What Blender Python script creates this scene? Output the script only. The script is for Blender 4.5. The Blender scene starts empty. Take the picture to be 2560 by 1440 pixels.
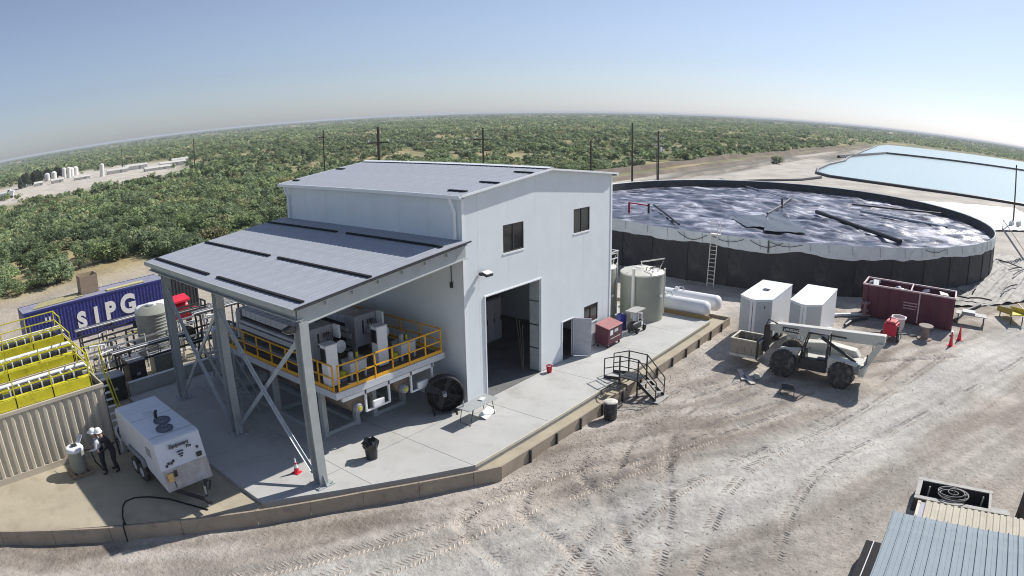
import bpy, bmesh, math, random
import numpy as np
from mathutils import Vector, Matrix

random.seed(7)
C = bpy.context.scene.collection
SC = bpy.context.scene
R = math.radians

# ------------------------------------------------------------------ camera
# wide security-camera lens with barrel distortion, on a mast about 13 m above the yard
cd = bpy.data.cameras.new('camera')
cam = bpy.data.objects.new('camera', cd)
C.objects.link(cam)
RT, UP, FW = Vector((0.62009, -0.78441, -0.01369)), Vector((0.2054, 0.14548, 0.9678)), Vector((0.75716, 0.60294, -0.25133))
M4 = Matrix((RT, UP, -FW)).transposed().to_4x4()
M4.translation = (-20.546, -18.929, 12.654)
cam.matrix_world = M4
cd.type = 'PANO'
cd.panorama_type = 'FISHEYE_LENS_POLYNOMIAL'
cd.sensor_fit = 'HORIZONTAL'
cd.sensor_width, cd.sensor_height = 36.0, 20.25
_a = 2560.0 / 36.0 / 1730.371
cd.fisheye_fov = R(170)
cd.fisheye_polynomial_k0 = 0.0
cd.fisheye_polynomial_k1 = -_a
cd.fisheye_polynomial_k2 = 0.016 * _a ** 2
cd.fisheye_polynomial_k3 = -0.050 * _a ** 3
cd.fisheye_polynomial_k4 = -0.063 * _a ** 4
cd.clip_start, cd.clip_end = 0.1, 30000
SC.camera = cam

# ------------------------------------------------------------------ sky, sun, exposure
SUN = Vector((7.35, -1.87, 6.6)).normalized()
w = bpy.data.worlds.new('World')
SC.world = w
w.use_nodes = True
nt = w.node_tree
nt.nodes.clear()
sky = nt.nodes.new('ShaderNodeTexSky')
sky.sky_type = 'NISHITA'
sky.sun_disc = False
sky.sun_elevation = math.asin(SUN.z)
sky.sun_rotation = math.atan2(SUN.x, SUN.y)
sky.altitude = 200
sky.air_density, sky.dust_density, sky.ozone_density = 1.0, 0.6, 1.0
bg = nt.nodes.new('ShaderNodeBackground')
bg.inputs[1].default_value = 0.082
wo = nt.nodes.new('ShaderNodeOutputWorld')
hsv = nt.nodes.new('ShaderNodeHueSaturation')      # camera white balance: cooler and a little less saturated
hsv.inputs['Saturation'].default_value = 0.6
wb = nt.nodes.new('ShaderNodeMix')
wb.data_type, wb.blend_type = 'RGBA', 'MULTIPLY'
wb.inputs[0].default_value = 1.0
wb.inputs[7].default_value = (0.90, 1.0, 1.23, 1)
nt.links.new(sky.outputs[0], hsv.inputs['Color'])
nt.links.new(hsv.outputs[0], wb.inputs[6])
nt.links.new(wb.outputs[2], bg.inputs[0])
nt.links.new(bg.outputs[0], wo.inputs[0])
sl = bpy.data.lights.new('sun', 'SUN')
sl.energy, sl.angle, sl.color = 5.0, R(0.53), (1.0, 0.955, 0.89)
so = bpy.data.objects.new('sun', sl)
C.objects.link(so)
so.rotation_euler = (-SUN).to_track_quat('-Z', 'Y').to_euler()
so.location = (60, -30, 80)
SC.cycles.filter_width = 1.05
SC.view_settings.view_transform = 'Standard'
SC.view_settings.look = 'None'
SC.view_settings.gamma = 1
SC.view_settings.use_curve_mapping = False
SC.view_settings.exposure = 0.15

GZ = -0.6          # yard ground level; the building slab is z = 0

# ------------------------------------------------------------------ materials
MATS = {}
def mat(name, col, rough=0.6, metal=0.0, var=0.12, vs=3.0, bump=0.0, bs=20.0, spec=0.5, dirt=None, ds=1.2, dth=0.55, alpha=1.0, coords='Object', detail=6):
    if name in MATS:
        return MATS[name]
    m = bpy.data.materials.new(name)
    m.use_nodes = True
    n, l = m.node_tree.nodes, m.node_tree.links
    b = n['Principled BSDF']
    b.inputs['Roughness'].default_value = rough
    b.inputs['Metallic'].default_value = metal
    b.inputs['Specular IOR Level'].default_value = spec
    tc = n.new('ShaderNodeTexCoord')
    src = tc.outputs[coords]
    rgb = None
    if var > 0:
        nz = n.new('ShaderNodeTexNoise')
        nz.inputs['Scale'].default_value = vs
        nz.inputs['Detail'].default_value = detail
        nz.inputs['Roughness'].default_value = 0.65
        l.new(src, nz.inputs['Vector'])
        mx = n.new('ShaderNodeMix')
        mx.data_type = 'RGBA'
        mx.inputs[6].default_value = (*[c * (1 - var) for c in col], 1)
        mx.inputs[7].default_value = (*[min(1, c * (1 + var)) for c in col], 1)
        mr = n.new('ShaderNodeMapRange')
        mr.inputs[1].default_value, mr.inputs[2].default_value = 0.3, 0.7
        l.new(nz.outputs[0], mr.inputs[0])
        l.new(mr.outputs[0], mx.inputs[0])
        rgb = mx.outputs[2]
        if dirt:
            n2 = n.new('ShaderNodeTexNoise')
            n2.inputs['Scale'].default_value = ds
            n2.inputs['Detail'].default_value = 9
            n2.inputs['Roughness'].default_value = 0.7
            l.new(src, n2.inputs['Vector'])
            m2 = n.new('ShaderNodeMapRange')
            m2.inputs[1].default_value, m2.inputs[2].default_value = dth, dth + 0.16
            l.new(n2.outputs[0], m2.inputs[0])
            x2 = n.new('ShaderNodeMix')
            x2.data_type = 'RGBA'
            l.new(m2.outputs[0], x2.inputs[0])
            l.new(rgb, x2.inputs[6])
            x2.inputs[7].default_value = (*dirt, 1)
            rgb = x2.outputs[2]
        l.new(rgb, b.inputs['Base Color'])
    else:
        b.inputs['Base Color'].default_value = (*col, 1)
    if bump > 0:
        nb = n.new('ShaderNodeTexNoise')
        nb.inputs['Scale'].default_value = bs
        nb.inputs['Detail'].default_value = 6
        l.new(src, nb.inputs['Vector'])
        bp = n.new('ShaderNodeBump')
        bp.inputs['Strength'].default_value = bump
        bp.inputs['Distance'].default_value = 0.05
        l.new(nb.outputs[0], bp.inputs['Height'])
        l.new(bp.outputs[0], b.inputs['Normal'])
    MATS[name] = m
    return m

MW = mat('wall_metal_paint', (0.74, 0.79, 0.81), 0.55, 0, 0.04, 0.8, dirt=(0.66, 0.70, 0.71), ds=0.9, dth=0.62, bump=0.02, bs=3)
MTRIM = mat('trim_white', (0.82, 0.85, 0.86), 0.45, 0, 0.05)
MROOF = mat('roof_galvalume', (0.33, 0.35, 0.39), 0.6, 0.0, 0.10, 1.4, dirt=(0.28, 0.30, 0.32), ds=0.5, dth=0.6)
MSTEEL = mat('steel_grey_primer', (0.40, 0.43, 0.43), 0.5, 0.1, 0.10, 2.0, dirt=(0.30, 0.29, 0.27), ds=1.5, dth=0.62)
MDARK = mat('black_rubber', (0.022, 0.022, 0.024), 0.85, 0, 0.25, 5, spec=.2)
MBLK = mat('black_paint', (0.03, 0.03, 0.032), 0.45, 0, 0.25, 5, dirt=(0.10, 0.09, 0.08), ds=2, dth=0.6)
MGLASS = mat('window_glass', (0.02, 0.024, 0.027), 0.08, 0, 0.1, spec=0.8)
MCONC = mat('slab_concrete', (0.455, 0.455, 0.435), 0.85, 0, 0.10, 0.35, bump=0.05, bs=12, dirt=(0.385, 0.375, 0.345), ds=0.55, dth=0.52)
MTAN = mat('tan_concrete', (0.40, 0.355, 0.26), 0.9, 0, 0.12, 0.5, bump=0.1, bs=14, dirt=(0.33, 0.29, 0.21), ds=0.9, dth=0.5)
MCURB = mat('tan_plate', (0.33, 0.275, 0.21), 0.75, 0, 0.15, 1.5, dirt=(0.20, 0.16, 0.125), ds=2.2, dth=0.56)
MYEL = mat('yellow_paint', (0.64, 0.58, 0.02), 0.5, 0, 0.15, 3, dirt=(0.36, 0.29, 0.04), ds=2.5, dth=0.55)
MORA = mat('orange_yellow_paint', (0.80, 0.40, 0.02), 0.5, 0, 0.10, 3, dirt=(0.5, 0.2, 0.03), ds=2, dth=0.62)
MWHT = mat('white_paint', (0.78, 0.79, 0.80), 0.4, 0, 0.05, 2, dirt=(0.62, 0.60, 0.56), ds=1.6, dth=0.64)
MMAC = mat('machine_grey', (0.33, 0.34, 0.36), 0.5, 0.1, 0.14, 3, dirt=(0.2, 0.2, 0.2), ds=2, dth=0.6)
MMACL = mat('machine_light', (0.55, 0.57, 0.60), 0.45, 0, 0.08, 3)
MDECK = mat('deck_brown', (0.15, 0.12, 0.09), 0.8, 0, 0.3, 1.5, bump=0.1, bs=30)
MRED = mat('red_paint', (0.50, 0.012, 0.045), 0.42, 0, 0.12, 4)
MMAR = mat('maroon_paint', (0.095, 0.015, 0.032), 0.5, 0, 0.2, 1.5, dirt=(0.11, 0.05, 0.04), ds=1.4, dth=0.58)
MGRN = mat('tank_olive_grey', (0.29, 0.30, 0.25), 0.5, 0, 0.08, 2)
MCRM = mat('cream_lid', (0.72, 0.70, 0.62), 0.45, 0, 0.06, 2, dirt=(0.4, 0.37, 0.3), ds=2, dth=0.62)
MBLU = mat('container_blue', (0.035, 0.042, 0.22), 0.5, 0, 0.2, 1.5, dirt=(0.10, 0.09, 0.16), ds=1.2, dth=0.58)
MCTAN = mat('container_tan', (0.50, 0.45, 0.36), 0.6, 0, 0.08, 1.2, dirt=(0.38, 0.32, 0.25), ds=1.0, dth=0.62)
MGAL = mat('galvanised', (0.50, 0.52, 0.54), 0.4, 0.6, 0.12, 4)
MTYRE = mat('tyre', (0.05, 0.048, 0.045), 0.85, 0, 0.35, 6, dirt=(0.17, 0.15, 0.125), ds=3, dth=0.48)
MLTXT = mat('letter_white', (0.82, 0.82, 0.80), 0.5, 0, 0.06, 4)
MDTXT = mat('letter_dark', (0.03, 0.035, 0.05), 0.5, 0, 0.1)
MWOOD = mat('weathered_wood', (0.33, 0.25, 0.17), 0.85, 0, 0.2, 3, dirt=(0.2, 0.15, 0.1), ds=3, dth=0.55)
MPOLE = mat('pole_wood', (0.07, 0.055, 0.045), 0.9, 0, 0.25, 2)
MTELE = mat('loader_white', (0.60, 0.59, 0.52), 0.5, 0, 0.08, 2, dirt=(0.42, 0.38, 0.30), ds=1.5, dth=0.55)
MHARD = mat('hard_hat_white', (0.85, 0.85, 0.83), 0.3, 0, 0.02)
MSKIN = mat('skin', (0.36, 0.21, 0.15), 0.6, 0, 0.08)
MPIPE = mat('pipe_dark', (0.045, 0.045, 0.05), 0.55, 0.2, 0.25, 4)

# ------------------------------------------------------------------ mesh builder
class MB:
    def __init__(s):
        s.v, s.f = [], []
    def add(s, vs, fs):
        o = len(s.v)
        s.v += [tuple(p) for p in vs]
        s.f += [tuple(i + o for i in f) for f in fs]
        return s
    def box(s, x0, x1, y0, y1, z0, z1):
        return s.add([(x0, y0, z0), (x1, y0, z0), (x1, y1, z0), (x0, y1, z0), (x0, y0, z1), (x1, y0, z1), (x1, y1, z1), (x0, y1, z1)],
                     [(3, 2, 1, 0), (4, 5, 6, 7), (0, 1, 5, 4), (1, 2, 6, 5), (2, 3, 7, 6), (3, 0, 4, 7)])
    def bar(s, p, q, wd, ht, up=(0, 0, 1)):
        p, q = Vector(p), Vector(q)
        d = (q - p).normalized()
        u = Vector(up)
        if abs(d.dot(u)) > 0.98:
            u = Vector((1, 0, 0))
        a = d.cross(u).normalized() * wd / 2
        b = a.cross(d).normalized() * ht / 2
        vs = [p - a - b, p + a - b, p + a + b, p - a + b, q - a - b, q + a - b, q + a + b, q - a + b]
        return s.add(vs, [(0, 1, 2, 3), (7, 6, 5, 4), (4, 5, 1, 0), (5, 6, 2, 1), (6, 7, 3, 2), (7, 4, 0, 3)])
    def tube(s, p, q, r, n=8, r2=None):
        return s.path([p, q], r, n, r2)
    def path(s, pts, r, n=8, r2=None, caps=True):
        pts = [Vector(p) for p in pts]
        k = len(pts)
        prev = None
        rings = []
        for i, p in enumerate(pts):
            d = (pts[min(i + 1, k - 1)] - pts[max(i - 1, 0)]).normalized()
            u = Vector((0, 0, 1)) if abs(d.z) < 0.95 else Vector((1, 0, 0))
            if prev is not None:
                u = prev
            a = d.cross(u)
            if a.length < 1e-4:
                a = d.cross(Vector((0, 1, 0)))
            a.normalize()
            b = a.cross(d).normalized()
            prev = b
            rr = r if r2 is None else r + (r2 - r) * i / (k - 1)
            rings.append([p + a * math.cos(t * 2 * math.pi / n) * rr + b * math.sin(t * 2 * math.pi / n) * rr for t in range(n)])
        vs = [v for g in rings for v in g]
        fs = []
        for i in range(k - 1):
            for t in range(n):
                fs.append((i * n + t, (i + 1) * n + t, (i + 1) * n + (t + 1) % n, i * n + (t + 1) % n))
        if caps:
            fs.append(tuple(range(n)))
            fs.append(tuple(reversed(range((k - 1) * n, k * n))))
        return s.add(vs, fs)
    def lathe(s, prof, c=(0, 0, 0), n=20, axis='Z', cap=True):
        vs = []
        for r, h in prof:
            for t in range(n):
                a = 2 * math.pi * t / n
                x, y = r * math.cos(a), r * math.sin(a)
                p = (x, y, h) if axis == 'Z' else ((h, x, y) if axis == 'X' else (y, h, x))
                vs.append((c[0] + p[0], c[1] + p[1], c[2] + p[2]))
        fs = []
        k = len(prof)
        for i in range(k - 1):
            for t in range(n):
                fs.append((i * n + t, i * n + (t + 1) % n, (i + 1) * n + (t + 1) % n, (i + 1) * n + t))
        if cap:
            fs.append(tuple(reversed(range(n))))
            fs.append(tuple(range((k - 1) * n, k * n)))
        return s.add(vs, fs)
    def prism(s, poly, ext):
        e = Vector(ext)
        n = len(poly)
        vs = [Vector(p) for p in poly] + [Vector(p) + e for p in poly]
        fs = [tuple(reversed(range(n))), tuple(range(n, 2 * n))] + [(i, (i + 1) % n, n + (i + 1) % n, n + i) for i in range(n)]
        return s.add(vs, fs)
    def xf(s, m):
        s.v = [tuple(m @ Vector(p)) for p in s.v]
        return s
    def mesh(s, name, m, smooth=False):
        me = bpy.data.meshes.new(name)
        me.from_pydata(s.v, [], s.f)
        bm = bmesh.new()
        bm.from_mesh(me)
        bmesh.ops.recalc_face_normals(bm, faces=bm.faces)
        bm.to_mesh(me)
        bm.free()
        me.materials.append(m)
        if smooth:
            for p in me.polygons:
                p.use_smooth = True
            me.set_sharp_from_angle(angle=R(40))
        return me
    def build(s, name, m, parent=None, loc=(0, 0, 0), rz=0, smooth=False, bevel=0):
        o = bpy.data.objects.new(name, s.mesh(name, m, smooth))
        C.objects.link(o)
        o.location = loc
        o.rotation_euler[2] = rz
        if parent:
            o.parent = parent
        if bevel:
            bv = o.modifiers.new('bevel', 'BEVEL')
            bv.width, bv.segments, bv.limit_method, bv.angle_limit = bevel, 2, 'ANGLE', R(50)
        return o

def tag(o, label, cat, group=None):
    o['label'], o['category'] = label, cat
    if group:
        o['group'] = group
    return o
def thing(name, label, cat, loc=(0, 0, 0), rz=0, group=None):
    o = bpy.data.objects.new(name, None)
    o.empty_display_size = 0.3
    C.objects.link(o)
    o.location = loc
    o.rotation_euler[2] = rz
    return tag(o, label, cat, group)
def struct(o, kind='structure'):
    o['kind'] = kind
    return o
def place(name, me, parent=None, loc=(0, 0, 0), rz=0, sc=None):
    o = bpy.data.objects.new(name, me)
    C.objects.link(o)
    o.location = loc
    o.rotation_euler[2] = rz
    if sc:
        o.scale = sc
    if parent:
        o.parent = parent
    return o
def dup(root, loc, rz=None, label=None, sc=None):
    r = root.copy()
    C.objects.link(r)
    r.location = loc
    if rz is not None:
        r.rotation_euler[2] = rz
    if sc:
        r.scale = sc
    if label:
        r['label'] = label
    for ch in root.children:
        c = ch.copy()
        C.objects.link(c)
        c.parent = r
        for g in ch.children:
            d = g.copy()
            C.objects.link(d)
            d.parent = c
    return r
def text_part(txt, size, m, parent, loc, rot, name='lettering', shear=0.0, ext=0.006, bold=0.0, sx=1.0):
    cu = bpy.data.curves.new('t', 'FONT')
    cu.body, cu.size, cu.shear, cu.extrude, cu.offset = txt, size, shear, ext, bold
    cu.align_x = 'CENTER'
    cu.align_y = 'CENTER'
    o = bpy.data.objects.new('t', cu)
    C.objects.link(o)
    dg = bpy.context.evaluated_depsgraph_get()
    me = bpy.data.meshes.new_from_object(o.evaluated_get(dg))
    bpy.data.objects.remove(o)
    bpy.data.curves.remove(cu)
    me.name = name
    me.materials.clear()
    me.materials.append(m)
    t = place(name, me, parent, loc)
    t.rotation_euler = rot
    t.scale = (sx, 1, 1)
    return t

# ------------------------------------------------------------------ numpy value noise
_rng = np.random.RandomState(3)
_tab = _rng.rand(256, 256)
def vnoise(x, y):
    xi, yi = np.floor(x).astype(int), np.floor(y).astype(int)
    fx, fy = x - xi, y - yi
    fx, fy = fx * fx * (3 - 2 * fx), fy * fy * (3 - 2 * fy)
    g = lambda a, b: _tab[a % 256, b % 256]
    return (g(xi, yi) * (1 - fx) + g(xi + 1, yi) * fx) * (1 - fy) + (g(xi, yi + 1) * (1 - fx) + g(xi + 1, yi + 1) * fx) * fy
def fbm(x, y, o=4):
    s, a, t = 0, 0.5, 0
    for i in range(o):
        s = s + a * vnoise(x * 2 ** i + 17 * i, y * 2 ** i + 31 * i)
        t += a
        a *= 0.5
    return s / t
def seg_dist(x, y, pts):
    d = np.full(x.shape, 1e9)
    for (ax, ay), (bx, by) in zip(pts[:-1], pts[1:]):
        t = np.clip(((x - ax) * (bx - ax) + (y - ay) * (by - ay)) / ((bx - ax) ** 2 + (by - ay) ** 2), 0, 1)
        d = np.minimum(d, np.hypot(x - ax - t * (bx - ax), y - ay - t * (by - ay)))
    return d
def sstep(a, b, x):
    t = np.clip((x - a) / (b - a), 0, 1)
    return t * t * (3 - 2 * t)
# ================================================================== SETTING
def gap_axis(lo, hi, st, far):
    a = list(np.arange(lo, hi, st))
    s, x, up = st, hi, []
    while x < far:
        up.append(x)
        s *= 1.09
        x += s
    up.append(far)
    s, x, dn = st, lo - st, []
    while x > -far:
        dn.append(x)
        s *= 1.09
        x -= s
    dn.append(-far)
    return np.array(dn[::-1] + a + up)
ROAD = [(-26, 0), (-14, -4.5), (-9, -7.4), (-4, -9.8), (1.3, -12.2), (7.9, -15.6), (17.2, -20), (31, -26.5), (60, -42), (140, -80)]
RUTS = [[(-9, -10.5), (-7.4, -8.0), (-6.6, -5.6), (-5.2, -4.9)], [(-6.9, -11.5), (-5.3, -8.8), (-4.6, -6.6), (-2.9, -5.6)], [(-4.6, -10.8), (-2.4, -8.6), (-.6, -6.2), (3.4, -5.8)],
        [(-20, -1.5), (-15, -3.4), (-10.5, -4.4)], [(2, -8.6), (6, -8.4), (10.5, -9.9)], [(0, -9.2), (5, -9.0), (9.5, -11)],
        [(-14, -2.2), (-9.5, -3.9), (-6.5, -4.9), (-4.4, -5.2), (-1, -6.2), (1.1, -8), (4.7, -9.4)],
        [(-16, -4.2), (-10, -5.4), (-4.9, -6.4), (-0.8, -7.9), (4.7, -9.9), (9, -12)],
        [(-7.5, -9.6), (-4, -8.9), (-0.8, -7.9), (3, -6.8), (8, -7.3), (12, -9)],
        [(-5.5, -12.2), (-1.5, -10.6), (1.8, -8.9), (5, -7.9), (10, -8.6), (15, -10.5)],
        [(-6, -13.5), (2, -12), (10, -15), (22, -19)],
        [(-8, -10.2), (0, -10.4), (8, -13.4), (20, -16.8)],
        [(4, -5.6), (9, -6.6), (16, -12), (22, -20)],
        [(-3, -15.2), (1, -14.6), (5, -15.2), (12, -18.6), (30, -28)]]
def smooth_line(pts, k=7):
    out = []
    n = len(pts)
    for i in range(n - 1):
        p0, p1, p2, p3 = pts[max(i - 1, 0)], pts[i], pts[i + 1], pts[min(i + 2, n - 1)]
        for j in range(k):
            t = j / k
            out.append(tuple(.5 * (2 * b + (c - a) * t + (2 * a - 5 * b + 4 * c - d) * t * t + (3 * b - a - 3 * c + d) * t ** 3) for a, b, c, d in zip(p0, p1, p2, p3)))
    return out + [pts[-1]]
RUTS = [smooth_line(r_) for r_ in RUTS]
gx, gy = gap_axis(-24, 36, 0.2, 9000), gap_axis(-26, 6, 0.2, 9000)
X, Y = np.meshgrid(gx, gy, indexing='ij')
near = sstep(90, 40, np.hypot(X - 5, Y + 10))
Z = GZ + near * ((fbm(X * 0.35, Y * 0.35, 4) - 0.5) * 0.10 + (fbm(X * 1.7 + 9, Y * 1.7, 3) - 0.5) * 0.07)
for k, rt in enumerate(RUTS):
    d = seg_dist(X + 0.25 * (fbm(X * 0.5, Y * 0.5 + k) - 0.5), Y, rt)
    Z -= 0.05 * sstep(0.34, 0.16, d) - 0.03 * sstep(0.28, 0.4, d) * sstep(0.75, 0.45, d)
far = sstep(120, 1500, np.hypot(X, Y))
Z += far * (fbm(X * 0.0015, Y * 0.0015, 3) - 0.5) * 4
_ua, _va = X * .86 - Y * .51, X * .51 + Y * .86
Z += near * .07 * (fbm(_ua * .2, (_va + 3.0 * (fbm(X * .12 + 5, Y * .12, 3) - .5)) * 1.6, 3) - .5)
# zones: soil colours of the yard, compacted road, caliche banks and scrub floor
road = sstep(3.4, 1.2, seg_dist(X + 2.2 * (fbm(X * .25, Y * .25) - .5), Y + 2.2 * (fbm(X * .25 + 7, Y * .25) - .5), ROAD))
scr = sstep(46, 54, Y + 6 * (fbm(X * .1, Y * .1) - .5))
scr = np.maximum(scr, sstep(-60, -75, Y + 20 * (fbm(X * .05, Y * .05) - .5)))
scr = np.maximum(scr, sstep(-40, -60, X))
clear = sstep(1.0, 0.7, np.hypot((X - 55 - (Y - 280) * 0.25) / 66, (Y - 265) / 92) + 0.35 * (fbm(X * .03, Y * .03) - .5))
scr = scr * (1 - clear)
cal = sstep(40, 75, X) * (1 - scr)
wild = sstep(250, 700, np.hypot(X, Y)) * (1 - clear)
scr = np.maximum(scr, wild * sstep(0.42, 0.5, fbm(X * .004, Y * .002 + 3, 4)))
dry = sstep(0.56, 0.68, fbm(X * 0.035 + 4, Y * 0.035 + 2, 3))
patch = sstep(0.36, 0.60, fbm(X * 0.22 + 3, Y * 0.22, 4))[..., None]
# wheel-worn streaks that follow the driving direction
UA, VA = X * .86 - Y * .51, X * .51 + Y * .86
warp = 3.0 * (fbm(X * .12 + 5, Y * .12, 3) - .5)
strk = sstep(.40, .66, fbm(UA * .16, (VA + warp) * 1.5, 4))
blot = sstep(.50, .62, fbm(X * .55 + 40, Y * .55, 4))
band = sstep(9.5, 5.5, np.abs(VA + warp + 6.2)) * near
lerp = lambda a, b, t: a * (1 - t) + b * t
dirtA, dirtB = np.array([0.505, 0.465, 0.41]), np.array([0.42, 0.373, 0.32])
col = lerp(dirtB, dirtA, patch)
col = col * (1 - (.30 * strk * band)[..., None] * np.array([.92, 1, 1.06])) * (1 - (.15 * blot * near)[..., None])
col = lerp(col, np.array([0.55, 0.535, 0.495]), (road * (0.55 + 0.45 * fbm(X * .8, Y * .8, 3)))[..., None])
strk2 = sstep(.42, .64, fbm(UA * .10 + 9, (VA + warp) * 2.6, 4))
col = col * (1 - (.17 * strk2 * near * sstep(16, 10, np.abs(VA + warp + 8)))[..., None])
trk = sstep(42, 35, np.abs(Y - 40) * 5 + 8 * (fbm(X * .1, Y * .1) - .5))
col = lerp(col, np.array([0.42, 0.37, 0.29]), (sstep(26, 32, Y) * 0.8)[..., None])
col = lerp(col, np.array([0.50, 0.465, 0.41]), (cal * 0.85)[..., None])
bank = sstep(55, 90, X) * sstep(24, 34, Y) * (1 - scr)
stripe = fbm(X * .012, Y * .33 - X * .02, 4)
col = col * (1 - (bank * .62 * sstep(.46, .60, stripe))[..., None])
col = lerp(col, lerp(np.array([0.205, 0.205, 0.105]), np.array([0.38, 0.31, 0.17]), dry[..., None]), scr[..., None])
col = lerp(col, np.array([0.52, 0.48, 0.41]), clear[..., None])
nx, ny = len(gx), len(gy)
me = bpy.data.meshes.new('ground')
idx = np.arange(nx * ny).reshape(nx, ny)
q = np.stack([idx[:-1, :-1], idx[1:, :-1], idx[1:, 1:], idx[:-1, 1:]], -1).reshape(-1, 4)
me.vertices.add(nx * ny)
me.vertices.foreach_set('co', np.stack([X, Y, Z], -1).reshape(-1).astype(np.float32))
me.loops.add(q.size)
me.loops.foreach_set('vertex_index', q.reshape(-1).astype(np.int32))
me.polygons.add(len(q))
me.polygons.foreach_set('loop_start', (np.arange(len(q)) * 4).astype(np.int32))
me.polygons.foreach_set('use_smooth', np.ones(len(q), bool))
me.update(calc_edges=True)
ca = me.color_attributes.new('soil', 'FLOAT_COLOR', 'POINT')
ca.data.foreach_set('color', np.concatenate([col, np.ones((nx, ny, 1))], -1).reshape(-1).astype(np.float32))
def soil_mat(name, attr=None, base=None, contrast=0.27, bump=0.9):
    m = bpy.data.materials.new(name)
    m.use_nodes = True
    n, l = m.node_tree.nodes, m.node_tree.links
    b = n['Principled BSDF']
    b.inputs['Roughness'].default_value = 0.95
    b.inputs['Specular IOR Level'].default_value = 0.15
    g = n.new('ShaderNodeNewGeometry')
    n1 = n.new('ShaderNodeTexNoise')
    n1.inputs['Scale'].default_value, n1.inputs['Detail'].default_value, n1.inputs['Roughness'].default_value = 2.3, 10, 0.72
    n2 = n.new('ShaderNodeTexNoise')
    n2.inputs['Scale'].default_value, n2.inputs['Detail'].default_value = 0.16, 8
    for k in (n1, n2):
        l.new(g.outputs['Position'], k.inputs['Vector'])
    ad = n.new('ShaderNodeMath')
    ad.operation = 'ADD'
    l.new(n1.outputs[0], ad.inputs[0])
    l.new(n2.outputs[0], ad.inputs[1])
    mr = n.new('ShaderNodeMapRange')
    mr.inputs[1].default_value, mr.inputs[2].default_value = 0.72, 1.28
    mr.inputs[3].default_value, mr.inputs[4].default_value = 1 - contrast, 1 + contrast
    l.new(ad.outputs[0], mr.inputs[0])
    n4 = n.new('ShaderNodeTexNoise')
    n4.inputs['Scale'].default_value, n4.inputs['Detail'].default_value, n4.inputs['Roughness'].default_value = 7.0, 4, 0.6
    l.new(g.outputs['Position'], n4.inputs['Vector'])
    sp = n.new('ShaderNodeMapRange')
    sp.inputs[1].default_value, sp.inputs[2].default_value, sp.inputs[3].default_value, sp.inputs[4].default_value = 0.30, 0.42, 0.62, 1.0
    l.new(n4.outputs[0], sp.inputs[0])
    ml = n.new('ShaderNodeMath')
    ml.operation = 'MULTIPLY'
    l.new(mr.outputs[0], ml.inputs[0])
    l.new(sp.outputs[0], ml.inputs[1])
    mx = n.new('ShaderNodeMix')
    mx.data_type, mx.blend_type = 'RGBA', 'MULTIPLY'
    mx.inputs[0].default_value = 1
    if attr:
        at = n.new('ShaderNodeAttribute')
        at.attribute_name = attr
        l.new(at.outputs['Color'], mx.inputs[6])
    else:
        mx.inputs[6].default_value = (*base, 1)
    l.new(ml.outputs[0], mx.inputs[7])
    l.new(mx.outputs[2], b.inputs['Base Color'])
    n3 = n.new('ShaderNodeTexNoise')
    n3.inputs['Scale'].default_value, n3.inputs['Detail'].default_value, n3.inputs['Roughness'].default_value = 4.5, 8, 0.7
    l.new(g.outputs['Position'], n3.inputs['Vector'])
    bp = n.new('ShaderNodeBump')
    bp.inputs['Strength'].default_value, bp.inputs['Distance'].default_value = bump, 0.12
    l.new(n3.outputs[0], bp.inputs['Height'])
    l.new(bp.outputs[0], b.inputs['Normal'])
    return m
MSOIL = soil_mat('yard_soil', attr='soil')
me.materials.append(MSOIL)
go = bpy.data.objects.new('ground', me)
C.objects.link(go)
struct(go)

def ground_z(x, y):
    i = min(max(np.searchsorted(gx, x) - 1, 0), nx - 2)
    j = min(max(np.searchsorted(gy, y) - 1, 0), ny - 2)
    fx, fy = (x - gx[i]) / (gx[i + 1] - gx[i]), (y - gy[j]) / (gy[j + 1] - gy[j])
    return float(Z[i, j] * (1 - fx) * (1 - fy) + Z[i + 1, j] * fx * (1 - fy) + Z[i, j + 1] * (1 - fx) * fy + Z[i + 1, j + 1] * fx * fy)

# tyre tread prints: low ridges of soil pressed up between the lugs
MLUG = soil_mat('tread_soil', base=(0.54, 0.475, 0.405), contrast=0.3)
lug = MB()
rnd = random.Random(11)
for rt in RUTS:
    for (ax, ay), (bx, by) in zip(rt[:-1], rt[1:]):
        L = math.hypot(bx - ax, by - ay)
        dx, dy = (bx - ax) / L, (by - ay) / L
        n = max(1, round(L / 0.17))
        for i in range(n):
            t = (i + rnd.random() * 0.25) / n
            cx, cy = ax + (bx - ax) * t, ay + (by - ay) * t
            if fbm(np.array([cx * .4]), np.array([cy * .4]))[0] < 0.37 or rnd.random() < 0.08:
                continue
            for sd in (-1, 1):
                p = (cx + dx * 0.1 - dy * sd * 0.05, cy + dy * 0.1 + dx * sd * 0.05)
                q_ = (cx - dx * 0.04 - dy * sd * 0.26, cy - dy * 0.04 + dx * sd * 0.26)
                z0 = ground_z(*p) - 0.012
                z1 = ground_z(*q_) - 0.012
                h = 0.022 + rnd.random() * 0.012
                ww = 0.052
                lug.add([(p[0] - dx * ww, p[1] - dy * ww, z0), (p[0], p[1], z0 + h), (p[0] + dx * ww, p[1] + dy * ww, z0),
                         (q_[0] - dx * ww, q_[1] - dy * ww, z1), (q_[0], q_[1], z1 + h), (q_[0] + dx * ww, q_[1] + dy * ww, z1)],
                        [(0, 1, 4, 3), (1, 2, 5, 4), (0, 2, 1), (3, 4, 5)])
lo = struct(lug.build('tyre_tread_prints', MLUG), 'stuff')
lo['label'] = 'tyre tread prints pressed into the dirt yard'
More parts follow.
